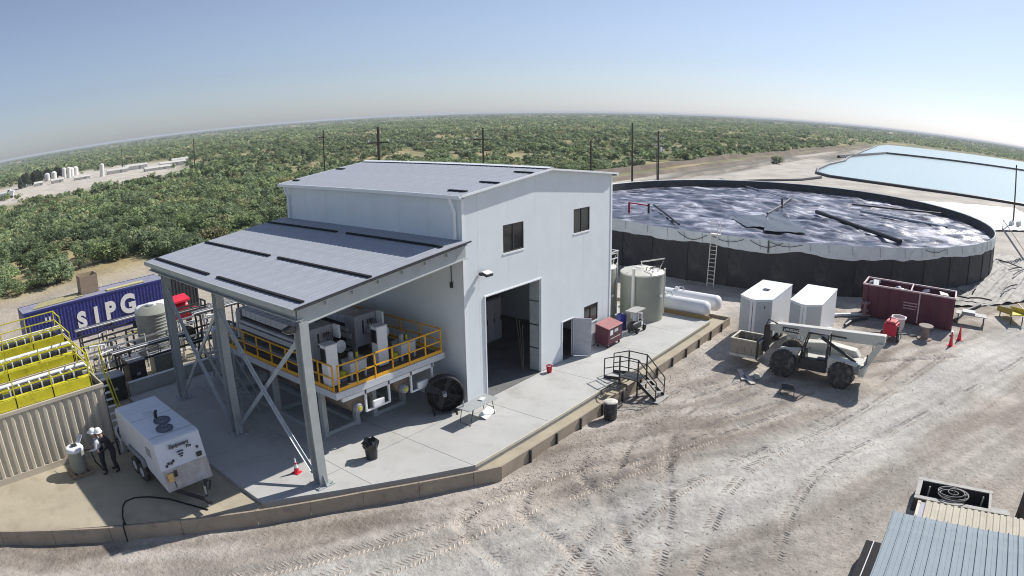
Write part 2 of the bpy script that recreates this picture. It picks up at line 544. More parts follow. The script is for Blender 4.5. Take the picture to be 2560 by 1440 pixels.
# clods and gravel
MCLOD = soil_mat('clod_soil', base=(0.46, 0.405, 0.345), contrast=0.4)
cl = MB()
for i in range(9000):
    a = rnd.random()
    if a < 0.55:
        x, y = rnd.uniform(-20, 26), rnd.uniform(-22, -4.5)
    else:
        u = rnd.random()
        x, y = -3 + 22 * u, -4.9 - abs(rnd.gauss(0, 1.4))
        if a > 0.8:
            t = rnd.random() * 18
            x, y = -3 - t * 0.89, -4.9 + t * 0.46 - abs(rnd.gauss(0, 0.35))
    if -3 - (y + 4.8) * 1.93 > x and y > -4.7:
        continue
    if x > -3 and y > -4.6:
        continue
    if x < -3 and y > -4.75 + (-3 - x) * 0.53:
        continue
    s_ = 0.016 + 0.035 * rnd.random() ** 3
    z = ground_z(x, y)
    vs = [(x + s_ * rnd.uniform(.6, 1.2) * cx, y + s_ * rnd.uniform(.6, 1.2) * cy, z + s_ * cz) for cx, cy, cz in ((1, 0, -.2), (0, 1, -.2), (-1, 0, -.2), (0, -1, -.2), (rnd.uniform(-.3, .3), rnd.uniform(-.3, .3), rnd.uniform(.6, 1)))]
    cl.add(vs, [(0, 1, 4), (1, 2, 4), (2, 3, 4), (3, 0, 4)])
co = struct(cl.build('gravel', MCLOD), 'stuff')
co['label'] = 'loose clods and gravel scattered over the yard'

# slab, pad, containment kerb
SLAB = [(-10.8, 0.16), (-3.78, -3.66), (18.4, -3.66), (18.4, 6.0), (12.3, 6.0), (12.3, 13.6), (-10.8, 13.6)]
def poly_prism(pts, z0, z1):
    return MB().prism([(x, y, z0) for x, y in pts], (0, 0, z1 - z0))
# the slab is cast in bays: each bay is its own piece, with a sunk joint between
base_ = struct(poly_prism(SLAB, -0.62, -0.03).build('slab', MCONC))
def clip_half(poly, nx_, ny_, c):
    out = []
    for i in range(len(poly)):
        p, q_ = poly[i], poly[(i + 1) % len(poly)]
        dp, dq = nx_ * p[0] + ny_ * p[1] - c, nx_ * q_[0] + ny_ * q_[1] - c
        if dp <= 0:
            out.append(p)
        if dp * dq < 0:
            t = dp / (dp - dq)
            out.append((p[0] + (q_[0] - p[0]) * t, p[1] + (q_[1] - p[1]) * t))
    return out
CONVEX = [[(-10.8, 0.16), (-3.78, -3.66), (-3.78, 13.6), (-10.8, 13.6)], [(-3.78, -3.66), (18.4, -3.66), (18.4, -0.02), (-3.78, -0.02)],
          [(-3.78, -0.02), (-0.02, -0.02), (-0.02, 13.6), (-3.78, 13.6)], [(12.08, -0.02), (18.4, -0.02), (18.4, 6.0), (12.08, 6.0)]]
for cp in CONVEX:
    for x0, x1 in ((-10.8, -7.2), (-7.2, -3.78), (-3.78, 1.0), (1.0, 6.0), (6.0, 11.0), (11.0, 15.2), (15.2, 18.4)):
        for y0, y1 in ((-3.7, -0.02), (-0.02, 4.6), (4.6, 9.1), (9.1, 13.6)):
            g = 0.012
            pl = cp
            for a in ((1, 0, x1 - g), (-1, 0, -x0 - g), (0, 1, y1 - g), (0, -1, -y0 - g)):
                pl = clip_half(pl, *a) if len(pl) > 2 else []
            if len(pl) > 2 and (max(p[0] for p in pl) - min(p[0] for p in pl)) > 0.3:
                poly_prism(pl, -0.029, 0).build('slab_bay', MCONC, base_)
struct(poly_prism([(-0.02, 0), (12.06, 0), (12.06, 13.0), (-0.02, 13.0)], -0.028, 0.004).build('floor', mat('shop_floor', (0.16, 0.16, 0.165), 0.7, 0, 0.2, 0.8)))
PAD = [(-30, 10.6), (-20.6, 5.05), (-11.1, -0.02), (-10.81, 0.16), (-10.81, 13.61), (-0.5, 13.61), (-0.5, 21), (-30, 21)]
struct(poly_prism(PAD, -0.58, -0.12).build('yard_pad', MTAN))
struct(MB().box(-3.6, 19.9, -4.36, -3.67, -0.58, -0.27).build('containment_floor', MTAN))
struct(MB().box(18.41, 20.0, -3.669, 6, -0.58, -0.265).build('containment_floor', MTAN))
# containment wall: plates on posts
kw = thing('containment_wall', 'low tan plate containment wall round the concrete slab, posts outside', 'wall', (-3.2, -4.5, GZ))
WL = [(-30.2, 10.35), (-20.6, 4.85), (-16.3, 2.4), (-11.3, -0.22), (-7.8, -1.95), (-4.2, -3.98), (-3.2, -4.5)]
def wplate(a, b, nm='plate', z0=-0.7, z1=0.01, th=0.09):
    MB().bar((a[0], a[1], (z0 + z1) / 2), (b[0], b[1], (z0 + z1) / 2), th, z1 - z0).build(nm, MCURB, kw, (3.2, 4.5, -GZ))
pts = []
for a, b in zip(WL[:-1], WL[1:]):
    L = math.hypot(b[0] - a[0], b[1] - a[1])
    n = max(1, round(L / 2.3))
    for i in range(n):
        pts.append((a[0] + (b[0] - a[0]) * i / n, a[1] + (b[1] - a[1]) * i / n))
pts.append(WL[-1])
for a, b in zip(pts[:-1], pts[1:]):
    d = Vector((b[0] - a[0], b[1] - a[1])).normalized() * 0.008
    wplate((a[0] + d.x, a[1] + d.y), (b[0] - d.x, b[1] - d.y))
for i in range(13):
    x0 = -3.2 + i * 1.8
    x1 = min(x0 + 1.79, 20.0)
    wplate((x0, -4.41), (x1, -4.41), th=0.06, z1=-.07)
    if i:
        MB().box(x0 - 0.04, x0 + 0.04, -4.53, -4.45, GZ - 0.1, -0.09).build('post', MPIPE, kw, (3.2, 4.5, -GZ))
for i in range(6):
    wplate((20.0, -4.4 + i * 1.8), (20.0, -2.62 + i * 1.8), th=0.06, z1=-.07)
# slab lip angle iron
lip = MB()
lip.box(-3.75, 18.4, -3.70, -3.665, -0.1, 0.012)
lip.build('slab_lip', mat('lip_steel', (0.62, 0.58, 0.48), 0.6), kw, (3.2, 4.5, -GZ))

# ================================================================== BUILDING
W_, L_, HE, DR = 12.06, 13.04, 9.36, 0.62
bd = thing('metal_building', 'tall pale grey metal workshop building with open roll-up door', 'building', (0, 0, 0))
def roof_z(x):
    return HE + DR * (1 - abs(x - W_ / 2) / (W_ / 2))
OPEN = [(1.33, 5.41, 0, 4.75), (2.64, 4.13, 6.46, 7.71), (8.27, 9.79, 6.52, 7.75), (9.34, 10.74, 1.42, 2.40), (7.31, 8.27, 0, 2.08)]
seams = [0, 0.95, 3.0, 5.08, 7.15, 9.2, 11.25, W_]
wall = MB()
for a, b in zip(seams[:-1], seams[1:]):
    p = MB()
    xs = sorted({a, b} | {x for o in OPEN for x in o[:2] if a < x < b} | ({W_ / 2} if a < W_ / 2 < b else set()))
    for x0, x1 in zip(xs[:-1], xs[1:]):
        zs = [0.0]
        cut = sorted((o[2], o[3]) for o in OPEN if o[0] < (x0 + x1) / 2 < o[1])
        z = 0.0
        e0 = 0.004 if x0 == a else 0
        e1 = 0.004 if x1 == b else 0
        for c0, c1 in cut:
            if c0 > z:
                p.box(x0 + e0, x1 - e1, 0, 0.10, z, c0)
            z = c1
        p.prism([(x0 + e0, 0, z), (x1 - e1, 0, z), (x1 - e1, 0, roof_z(x1) - 0.05), (x0 + e0, 0, roof_z(x0) - 0.05)], (0, 0.10, 0))
    p.build('wall_panel', MW, bd)
for k in range(7):
    y0 = 0.104 + k * (L_ - 0.2) / 7
    y1 = y0 + (L_ - 0.2) / 7 - 0.008
    MB().box(0, 0.10, y0, y1, 0, HE - 0.06).build('wall_panel', MW, bd)
    MB().box(W_ - 0.10, W_, y0, y1, 0, HE - 0.06).build('wall_panel', MW, bd)
MB().prism([(0.1, L_ - 0.1, 0), (W_ - 0.1, L_ - 0.1, 0), (W_ - 0.1, L_ - 0.1, HE - .06), (W_ / 2, L_ - 0.1, HE + DR - .06), (0.1, L_ - 0.1, HE - .06)], (0, 0.1, 0)).build('back_wall', MW, bd)
# roof panels with standing ribs
def roof_panel(xa, za, xb, zb, wd, ribs=3, th=0.03, rh=0.011):
    n = Vector((-(zb - za), 0, xb - xa)).normalized()
    if n.z < 0:
        n = -n
    prof = []
    for i in range(ribs):
        c = wd * i / ribs
        prof += [(c, 0), (c + 0.03, rh), (c + 0.07, rh), (c + 0.10, 0)]
    prof.append((wd - 0.004, 0))
    A, B = Vector((xa, 0, za)), Vector((xb, 0, zb))
    m = MB()
    k = len(prof)
    vs = [A + Vector((0, y, 0)) + n * h for y, h in prof] + [B + Vector((0, y, 0)) + n * h for y, h in prof]
    vs += [A + Vector((0, y, 0)) - n * th for y in (0, wd - 0.004)] + [B + Vector((0, y, 0)) - n * th for y in (0, wd - 0.004)]
    fs = [(i, i + 1, k + i + 1, k + i) for i in range(k - 1)] + [(2 * k, 2 * k + 2, 2 * k + 3, 2 * k + 1), (0, 2 * k, 2 * k + 1, k - 1), (k, 2 * k - 1, 2 * k + 3, 2 * k + 2), (0, k, 2 * k + 2, 2 * k), (k - 1, 2 * k + 1, 2 * k + 3, 2 * k - 1)]
    return m.add(vs, fs)
NP = 14
pw = (L_ + 0.44) / NP
mL = roof_panel(-0.2, HE - 0.02, W_ / 2 - 0.003, HE + DR, pw).mesh('roof_panel', MROOF)
mR = roof_panel(W_ + 0.2, HE - 0.02, W_ / 2 + 0.003, HE + DR, pw).mesh('roof_panel', MROOF)
for i in range(NP):
    for m_ in (mL, mR):
        place('roof_panel', m_, bd, (0, -0.22 + i * pw, 0))
MB().prism([(W_ / 2 - 0.25, -0.24, HE + DR + 0.03), (W_ / 2, -0.24, HE + DR + 0.085), (W_ / 2 + 0.25, -0.24, HE + DR + 0.03), (W_ / 2, -0.24, HE + DR + 0.05)], (0, L_ + 0.48, 0)).build('ridge_cap', MTRIM, bd)
for s_, x0 in ((-1, 0), (1, W_)):
    MB().bar((x0 + s_ * 0.22, -0.25, HE - 0.05), (W_ / 2, -0.25, HE + DR - 0.03), 0.04, 0.09).build('rake_trim', MTRIM, bd)
    MB().bar((x0 + s_ * 0.22, L_ + 0.24, HE - 0.05), (W_ / 2, L_ + 0.24, HE + DR - 0.03), 0.04, 0.09).build('rake_trim', MTRIM, bd)
    MB().prism([(x0 + s_ * .2, -0.22, HE - .02), (x0 + s_ * .2, -0.22, HE - .17), (x0 + s_ * .35, -0.22, HE - .17), (x0 + s_ * .37, -0.22, HE - .02), (x0 + s_ * .34, -0.22, HE - .02), (x0 + s_ * .33, -0.22, HE - .14), (x0 + s_ * .22, -0.22, HE - .14)], (0, L_ + 0.44, 0)).build('gutter', MTRIM, bd)
    MB().box(x0 + s_ * 0.004 - 0.0, x0 + s_ * 0.2, -0.2, L_ + .2, HE - 0.17, HE - 0.15).build('soffit', MSTEEL, bd)
MB().box(-0.03, 0.13, -0.03, 0.0, 0, HE - 0.06).build('corner_trim', MTRIM, bd)
MB().box(W_ - 0.13, W_ + 0.03, -0.03, 0.0, 0, HE - 0.06).build('corner_trim', MTRIM, bd)
for yy in (0.35, 12.65):
    ds = MB()
    ds.path([(-0.29, yy, HE - 0.14), (-0.29, yy, HE - 0.3), (-0.12, yy - 0.05, HE - 0.75), (-0.11, yy - 0.05, 7.50)], 0.075, 8)
    ds.build('downspout', MTRIM, bd, smooth=True)
for (x, y0, y1) in ((0.45, 0.1, 1.1), (2.3, -0.1, 0.95), (4.75, -0.1, 0.95), (3.7, 12.4, 13.1), (0.6, 12.5, 13.1)):
    MB().box(x - 0.09, x + 0.09, y0, y1, roof_z(x) + 0.022, roof_z(x) + 0.06).build('roof_strip', MDARK, bd)
# windows
for i, (x0, x1, z0, z1) in enumerate((OPEN[1], OPEN[2], OPEN[3])):
    wn = MB()
    f = 0.06
    for a in ((x0, x1, z1 - f, z1), (x0, x1, z0, z0 + f), (x0, x0 + f, z0 + f, z1 - f), (x1 - f, x1, z0 + f, z1 - f), ((x0 + x1) / 2 - .03, (x0 + x1) / 2 + .03, z0 + f, z1 - f)):
        wn.box(a[0], a[1], 0.02, 0.075, a[2], a[3])
    wo_ = wn.build('window', MBLK, bd)
    mid = (x0 + x1) / 2
    MB().box(x0 + f, mid - .03, 0.05, 0.056, z0 + f, z1 - f).build('pane', MGLASS, wo_)
    MB().box(mid + .03, x1 - f, 0.04, 0.046, z0 + f, z1 - f).build('pane', MGLASS, wo_)
    MB().box(x0 - 0.03, x1 + 0.03, -0.03, 0.0, z0 - 0.07, z0).build('sill', MTRIM, wo_)
# roll-up door frame, head and track guides; door leaf rolled up inside
x0, x1, _, zt = OPEN[0]
MB().box(x1 + 0.0, x1 + 0.06, -0.05, 0.0, 0, zt + .06).build('door_trim', MTRIM, bd)
MB().box(x0 - .06, x0, -0.05, 0.0, 0, zt + .06).build('door_trim', MTRIM, bd)
MB().box(x0, x1, -0.04, 0.0, zt, zt + .06).build('door_trim', MTRIM, bd)
trk_ = MB()
for k in range(4):
    z0 = 0.05 + k * 1.2
    trk_.box(x1 - 0.05, x1 + 0.0, 0.12, 0.62, z0, z0 + 1.14)
trk_.build('door_track', mat('track_grey', (0.34, 0.37, 0.38), 0.5), bd)
rl = MB().lathe([(0.32, x0 - .2), (0.32, x1 + .2)], (0, 0.6, zt + 0.45), 16, 'X')
rl.build('door_roll', MMAC, bd, smooth=True)
# personnel door standing open
x0, x1, _, zt = OPEN[4]
MB().box(x0 - .05, x0, -0.03, 0.03, 0, zt + .05).build('door_frame', MTRIM, bd)
MB().box(x0, x1, -0.03, 0.03, zt, zt + .05).build('door_frame', MTRIM, bd)
MB().box(x1, x1 + 0.05, -0.03, 0.03, 0, zt + .05).build('door_frame', MTRIM, bd)
dl = MB().box(0, 0.045, -0.94, 0, 0.03, zt).build('door', mat('door_grey', (0.42, 0.43, 0.47), 0.5), bd, (x1 + .02, -0.035, 0), R(28))
MB().box(-0.07, 0.12, -0.86, -0.80, 1.0, 1.05).build('handle', MGAL, dl)
# clutter inside the doorway
cabs = thing('electrical_cabinet', 'grey electrical cabinet inside the roll-up doorway', 'cabinet', (7.4, 5.2, 0.004))
MB().box(-0.9, 0.9, -0.35, 0.35, 0, 2.5).build('body', MMAC, cabs, bevel=0.02)
for k in range(3):
    dr = MB().box(-0.88 + k * 0.6, -0.32 + k * 0.6, -0.38, -0.352, 0.1, 2.4).build('door', MMACL, cabs)
    MB().box(-0.40 + k * 0.6, -0.36 + k * 0.6, -0.42, -0.38, 1.1, 1.4).build('handle', MBLK, dr)
bxx = thing('white_crate', 'small white box with a round hole just inside the doorway', 'box', (1.9, 2.3, 0.004))
MB().box(-0.4, 0.4, -0.3, 0.3, 0, 0.6).build('body', MWHT, bxx, bevel=0.03)
MB().lathe([(0.17, -0.325), (0.17, -0.301)], (0, 0, 0.3), 14, 'Y').build('hole', MBLK, bxx)
hs = thing('hanging_hoist', 'white chain hoist hanging in the roll-up doorway', 'hoist', (2.6, 1.7, -.1))
MB().tube((0, 0, 4.2), (0, 0, 9.5), 0.025, 6).build('chain', MGAL, hs)
MB().lathe([(0.05, 3.55), (0.2, 3.65), (0.22, 3.95), (0.12, 4.2)], n=12).build('housing', MWHT, hs, smooth=True)
MB().path([(0.18, 0, 3.6), (0.24, 0, 2.9), (0.12, 0, 2.5), (-.1, 0, 2.7), (-0.16, 0, 3.6)], 0.05, 8).build('sling', MWHT, hs, smooth=True)
wb = thing('work_bench', 'cluttered workbench along the left wall inside the doorway', 'bench', (1.0, 4.6, 0.004))
MB().box(-0.75, 0.3, -1.2, 1.2, 0.85, 0.92).build('top', MWOOD, wb)
for sx in (-.7, .22):
    for sy in (-1.1, 1.1):
        MB().box(sx, sx + .07, sy - .035, sy + .035, 0, 0.85).build('leg', MMAC, wb)
bk = thing('blue_grey_vessel', 'round pale vessel standing on the workbench inside the doorway', 'vessel', (0.95, 4.3, 0.924))
MB().lathe([(0.32, 0), (0.36, 0.3), (0.36, 0.9), (0.16, 1.2), (0.12, 1.3)], n=16).build('shell', MMACL, bk, smooth=True)
MB().tube((0, 0, 1.28), (0, 0, 1.55), 0.05, 8).build('neck', MGAL, bk)
for i in range(3):
    tag(MB().tube((5.0 + .1 * i, 0.75 + .12 * i, 0.01), (5.28, 1.0 + .2 * i, 2.3 + .2 * i), 0.014, 6).build('long_pole', mat('pole_dull', (.16, .13, .10), .8)),
        'thin wooden pole leaning inside the right jamb of the doorway', 'pole', 'poles leaning inside the doorway')

# wall light on the gable
def wall_light(name, label, loc, group=None):
    t = thing(name, label, 'light', loc)
    MB().bar((0, 0.0, 0.0), (0, -0.16, 0.0), 0.12, 0.12).build('bracket', MBLK, t)
    MB().prism([(-0.05, -0.14, .10), (.40, -0.14, .10), (.40, -.42, .02), (-0.05, -.42, .02)], (0, 0, -0.12)).build('housing', MBLK, t, bevel=.015)
    MB().prism([(-0.04, -0.16, .105), (.39, -0.16, .105), (.39, -.41, .03), (-0.04, -.41, .03)], (0, 0, 0.02)).build('cover', MWHT, t)
    return t
wall_light('wall_light', 'boxy black and white wall light above the roll-up door corner', (1.0, -0.03, 5.86))
hk = thing('hanging_cable', 'short black cable hanging on the shaded side wall', 'cable', (-0.06, 0.64, 5.5))
MB().tube((0, 0, .1), (0, 0, 1.3), 0.02, 6).build('cord', MBLK, hk)
MB().box(-.06, .04, -.05, .05, -.12, .12).build('plug', MBLK, hk)

# ================================================================== CANOPY
cp = thing('steel_canopy', 'grey steel lean-to canopy on three columns beside the building', 'canopy', (-8.46, 0, 0))
O = (8.46, 0, 0)
CX, CZ0, CZ1 = -8.68, 6.62, 7.446
def can_z(x):
    return CZ1 + (CZ1 - CZ0) * x / 8.68
NC = 14
cw = 13.8 / NC
mC = roof_panel(CX, CZ0, -0.015, CZ1, cw).mesh('roof_panel', MROOF)
for i in range(NC):
    place('roof_panel', mC, cp, (8.46, -0.45 + i * cw, 0))
for x, yy in ((-8.12, ((-0.3, 6.15), (6.85, 13.2))), (-5.17, ((-0.4, 5.95), (6.5, 13.1))), (-1.15, ((-0.1, 6.2), (6.8, 13.2)))):
    for y0, y1 in yy:
        z = can_z(x) + 0.022
        MB().box(x - 0.075, x + 0.075, y0 + .15, y1, z, z + 0.05).build('roof_strip', MDARK, cp, O)
MB().box(-8.76, -8.69, -0.46, 13.36, 6.44, 6.64).build('eave_fascia', MSTEEL, cp, O)
for yb in (-0.30, 5.69, 11.3):
    # tapered I rafter
    rf = MB()
    dep = 0.62 if yb < 0 else 0.5
    for (h0, h1, wd_) in ((-0.07, -0.10, 0.26), (-dep, -dep - 0.03, 0.26)):
        rf.prism([(-8.5, yb - wd_ / 2, can_z(-8.5) + h0), (-.16, yb - wd_ / 2, can_z(-.16) + h0), (-.16, yb - wd_ / 2, can_z(-.16) + h1), (-8.5, yb - wd_ / 2, can_z(-8.5) + h1)], (0, wd_, 0))
    rf.prism([(-8.5, yb - .012, can_z(-8.5) - .1), (-.16, yb - .012, can_z(-.16) - .1), (-.16, yb - .012, can_z(-.16) - dep), (-8.5, yb - .012, can_z(-8.5) - dep)], (0, .024, 0))
    rf.build('rafter', MSTEEL, cp, O)
for k, x in enumerate((-7.3, -6.1, -4.9, -3.7, -2.5, -1.3)):
    z = can_z(x) - 0.17
    MB().bar((x, -0.42, z), (x, 13.3, z), 0.07, 0.19).build('purlin', MSTEEL, cp, O)
MB().bar((-8.72, -0.49, can_z(-8.72) + .03), (-.0, -0.49, can_z(0) + .03), .05, .05).build('rake_edge', MBLK, cp, O)
eb = MB()
eb.box(-8.62, -8.3, -0.38, 13.2, 6.18, 6.21).box(-8.62, -8.3, -0.2, 13.2, 6.5, 6.53).box(-8.47, -8.45, -0.2, 13.2, 6.21, 6.5)
eb.build('eave_beam', MSTEEL, cp, O)
COLY = (-0.40, 5.69, 11.3)
for yb in COLY:
    c = MB()
    c.box(-8.64, -8.28, yb - .20, yb - .175, 0.04, 6.18).box(-8.64, -8.28, yb + .175, yb + .20, 0.04, 6.18).box(-8.475, -8.445, yb - .175, yb + .175, 0.04, 6.18)
    co_ = c.build('column', MSTEEL, cp, O)
    MB().box(-8.84, -8.08, yb - .36, yb + .36, 0.0, 0.04).build('base_plate', MSTEEL, co_)
    for sx, sy in ((-1, -1), (1, -1), (-1, 1), (1, 1)):
        MB().lathe([(0.03, 0.04), (0.03, 0.11)], (-8.46 + sx * .3, yb + sy * .28, 0), 6).build('anchor_bolt', MGAL, co_)
    for sg in (1, -1):
        MB().prism([(-8.475, yb + sg * .2, 0.04), (-8.475, yb + sg * .36, 0.04), (-8.475, yb + sg * .2, 0.5)], (0.03, 0, 0)).build('gusset', MSTEEL, co_)
MBR = mat('brace_galv', (0.52, 0.55, 0.56), 0.42, 0.3, 0.12, 3)
for a, b in ((COLY[0], COLY[1]), (COLY[1], COLY[2])):
    for p, q_, dx in (((a + .22, 0.45), (b - .22, 5.55), -0.07), ((b - .22, 0.45), (a + .22, 5.55), 0.07)):
        br = MB()
        br.bar((-8.46 + dx, p[0], p[1]), (-8.46 + dx, q_[0], q_[1]), 0.02, 0.17)
        br.bar((-8.46 + dx - .07 * (1 if dx < 0 else -1), p[0], p[1]), (-8.46 + dx - .07 * (1 if dx < 0 else -1), q_[0], q_[1]), 0.14, 0.02)
        br.build('cross_brace', MBR, cp, O)
fl = thing('flood_light', 'black floodlight with pale lens on the front canopy column', 'light', (-8.72, -0.30, 5.95))
MB().box(-0.02, 0.10, -.06, .06, -.06, .06).build('bracket', MBLK, fl)
MB().prism([(-.02, -.2, .1), (-.34, -.2, .02), (-.34, -.2, -.06), (-.02, -.2, -.1)], (0, .42, 0)).build('housing', MBLK, fl, bevel=.02)
MB().prism([(-.05, -.17, -.10), (-.33, -.17, -.065), (-.33, -.17, -.075), (-.05, -.17, -.11)], (0, .36, 0)).build('lens', MWHT, fl)

# low earth embankments beside the track towards the horizon
for k, (yy, hh, ww_, x0, x1, cc_) in enumerate(((56.0, .9, 1.5, 66, 470, (.20, .165, .13)), (48.0, .7, 1.2, 74, 440, (.22, .185, .15)), (40.0, .4, 1.0, 90, 300, (.30, .265, .22)))):
    eb_ = MB()
    n_ = 90
    vs_ = []
    for i in range(n_):
        x_ = x0 + (x1 - x0) * (i / (n_ - 1)) ** 1.6
        f = float(fbm(np.array([x_ * .06]), np.array([k * 9.0]), 3)[0])
        w_ = ww_ * (.7 + .6 * f)
        yc = yy + 3 * (f - .5)
        vs_ += [(x_, yc - w_, GZ - .05), (x_, yc - w_ * .3, GZ + hh * (.5 + f)), (x_, yc + w_ * .3, GZ + hh * (.5 + f)), (x_, yc + w_, GZ - .05)]
    eb_.add(vs_, [(i * 4 + j, i * 4 + 4 + j, i * 4 + 5 + j, i * 4 + 1 + j) for i in range(n_ - 1) for j in range(3)])
    struct(eb_.build('embankment', soil_mat('embankment_soil_%d' % k, base=cc_, contrast=.35), smooth=True))
# ================================================================== MEZZANINE UNDER THE CANOPY
DZ = 2.55
pf = thing('press_platform', 'raised steel platform with orange-yellow railing under the canopy', 'platform', (-3.4, 5.5, 0))
PO = (3.4, -5.5, 0)
def pp(mb, name, m, **k):
    return mb.build(name, m, pf, PO, **k)
X0, X1, Y0, Y1 = -6.4, -0.45, 0.85, 10.4
for i in range(5):
    a = Y0 + .12 + i * (Y1 - Y0 - .24) / 5
    pp(MB().box(X0 + .12, X1 - .12, a, a + (Y1 - Y0 - .24) / 5 - .01, DZ - .05, DZ), 'deck_plate', MDECK)
for a in ((X0, X1, Y0, Y0 + .1), (X0, X1, Y1 - .1, Y1), (X0, X0 + .1, Y0 + .1, Y1 - .1), (X1 - .1, X1, Y0 + .1, Y1 - .1)):
    pp(MB().box(a[0], a[1], a[2], a[3], DZ - .26, DZ + .01), 'edge_beam', MMACL)
for x in (-4.6, -2.9):
    pp(MB().box(x - .08, x + .08, Y0 + .1, Y1 - .1, DZ - .3, DZ - .06), 'joist', MMAC)
def rail_run(p, q, n, gap0=True):
    p, q = Vector((*p, 0)), Vector((*q, 0))
    for i in range(n + 1):
        c = p.lerp(q, i / n)
        pp(MB().box(c.x - .025, c.x + .025, c.y - .025, c.y + .025, DZ, DZ + 1.06), 'rail_post', MORA)
    for z in (1.06, 0.55):
        pp(MB().bar((p.x, p.y, DZ + z), (q.x, q.y, DZ + z), 0.05, 0.05), 'rail', MORA)
    pp(MB().bar((p.x, p.y, DZ + .09), (q.x, q.y, DZ + .09), 0.012, 0.14), 'toe_board', MORA)
rail_run((-6.18, .9), (-.6, .9), 6)
rail_run((-6.33, 1.05), (-6.33, 2.9), 2)
rail_run((-6.33, 3.1), (-6.33, 10.2), 6)
rail_run((-.5, 1.0), (-.5, 9.9), 7)
for y in (2.6, 6.2, 9.8):
    for xa, xb in ((-5.9, -4.2), (-3.2, -1.5)):
        for x in (xa, xb):
            pp(MB().box(x - .11, x + .11, y - .11, y + .11, 0, DZ - .3), 'leg', MSTEEL)
        pp(MB().box(xa + .11, xb - .11, y - .10, y + .10, 0.02, 0.2), 'sole_beam', MSTEEL)
        pp(MB().box(xa - .3, xb + .3, y - .09, y + .09, DZ - .298, DZ - .06), 'head_beam', MSTEEL)
        pp(MB().bar((xa + .1, y, 1.75), (xa + .5, y, DZ - .3), .1, .1), 'knee_brace', MSTEEL)
for x in (-5.9, -4.2, -3.2, -1.5):
    pp(MB().box(x - .09, x + .09, 2.71, 9.69, 0.02, .18), 'sole_beam', MSTEEL)
# hanging conveyor drives below the deck front
for k, x in enumerate((-4.7, -2.2)):
    t = thing('conveyor_drive', ('white framed conveyor drive hanging below the deck, left of the pair', 'white framed conveyor drive hanging below the deck, nearer the building wall')[k], 'conveyor', (x, 1.55, 0), group='conveyor drives under the platform')
    f = MB()
    MB().bar((-1.3, -.5, 2.12), (1.2, -.5, 2.12), .12, .16).build('beam', MWHT, t)
    for xx in (-.15, 1.1):
        MB().box(xx - .04, xx + .04, -.56, -.48, 1.25, 2.2).build('hanger', MWHT, t)
    MB().bar((-.15, -.52, 1.28), (1.1, -.52, 1.28), .07, .07).build('cross_bar', MWHT, t)
    MB().box(.2, .78, -.6, -.48, 1.33, 1.6).build('drive_box', MWHT, t, bevel=.02)
    MB().lathe([(0.16, -.62), (.19, -.55), (.19, -.1), (.14, -.05)], (-.55, 0, 1.55), 14, 'Y').build('motor', MMAC, t, smooth=True)
    MB().lathe([(0.08, -.66), (.09, -.625)], (-.55, 0, 1.55), 14, 'Y').build('motor_cap', MYEL, t)
    MB().prism([(-1.1, -.4, 2.0), (.2, -.4, 2.0), (-.1, -.4, 1.45), (-.8, -.4, 1.45)], (0, 7.5, 0)).build('trough', MDECK, t)
# filter presses
def press(x, label, k):
    t = thing('filter_press', label, 'filter press', (x, 6.5, DZ), group='filter presses on the platform')
    MB().box(-.5, .5, -2.2, 2.9, 1.28, 1.62).build('top_cover', MMACL, t, bevel=.02)
    for i in range(11):
        MB().box(-.505, .505, -2.1 + i * .46, -2.08 + i * .46, 1.3, 1.628).build('cover_rib', MMAC, t)
    for i in range(34):
        place('filter_plate', PLATE, t, (0, -2.1 + i * .145, 0))
    for s in (-1, 1):
        MB().box(s * .62 - .06, s * .62 + .06, -2.7, 3.0, .72, .94).build('side_bar', MMACL, t)
        MB().box(s * .58 - .10, s * .58 + .10, -2.5, 2.9, 1.02, 1.14).build('drip_rail', MMACL, t)
    hb = MB().box(-.62, .62, -2.95, -2.25, .35, 1.75).build('head_block', MMAC, t, bevel=.03)
    MB().box(-.2, -.12, -2.97, -2.94, .9, 1.5).build('slot', MBLK, hb)
    MB().box(-.6, .6, 2.95, 3.3, .35, 1.6).build('tail_block', MMAC, t, bevel=.02)
    for y in (-2.7, 3.1):
        for s in (-1, 1):
            MB().box(s * .5 - .08, s * .5 + .08, y - .1, y + .1, 0, .36).build('leg', MMAC, t)
    MB().box(-.7, .7, -2.4, 2.9, .12, .22).build('drip_tray', MMAC, t)
    MB().lathe([(0.2, -3.6), (.22, -2.96)], (.15, 0, 1.0), 16, 'Y').build('cylinder', MMAC, t, smooth=True)
    MB().lathe([(0.05, -3.68), (.27, -3.66), (.27, -3.6), (.05, -3.58)], (.45, 0, .95), 18, 'Y').build('gauge_dial', MWHT, t, smooth=True)
    for i in range(4):
        MB().path([(.05 + .09 * i, -3.0, 1.3), (.05 + .09 * i, -3.05, 1.5), (.1 + .09 * i, -3.2, 1.45), (.12 + .09 * i, -3.3, 1.1)], .018, 6).build('hose', MPIPE, t, smooth=True)
    MB().box(.62, .72, -3.35, -2.95, 1.2, 1.75).build('panel_plate', MWHT, t)
    return t
PLATE = MB().box(-.54, .54, -.055, .055, .3, 1.24).mesh('filter_plate', mat('plate_dark', (0.05, 0.05, 0.055), 0.6, 0, 0.3, 3))
press(-4.92, 'long grey filter press nearer the canopy columns', 0)
press(-2.5, 'long grey filter press nearer the building wall', 1)
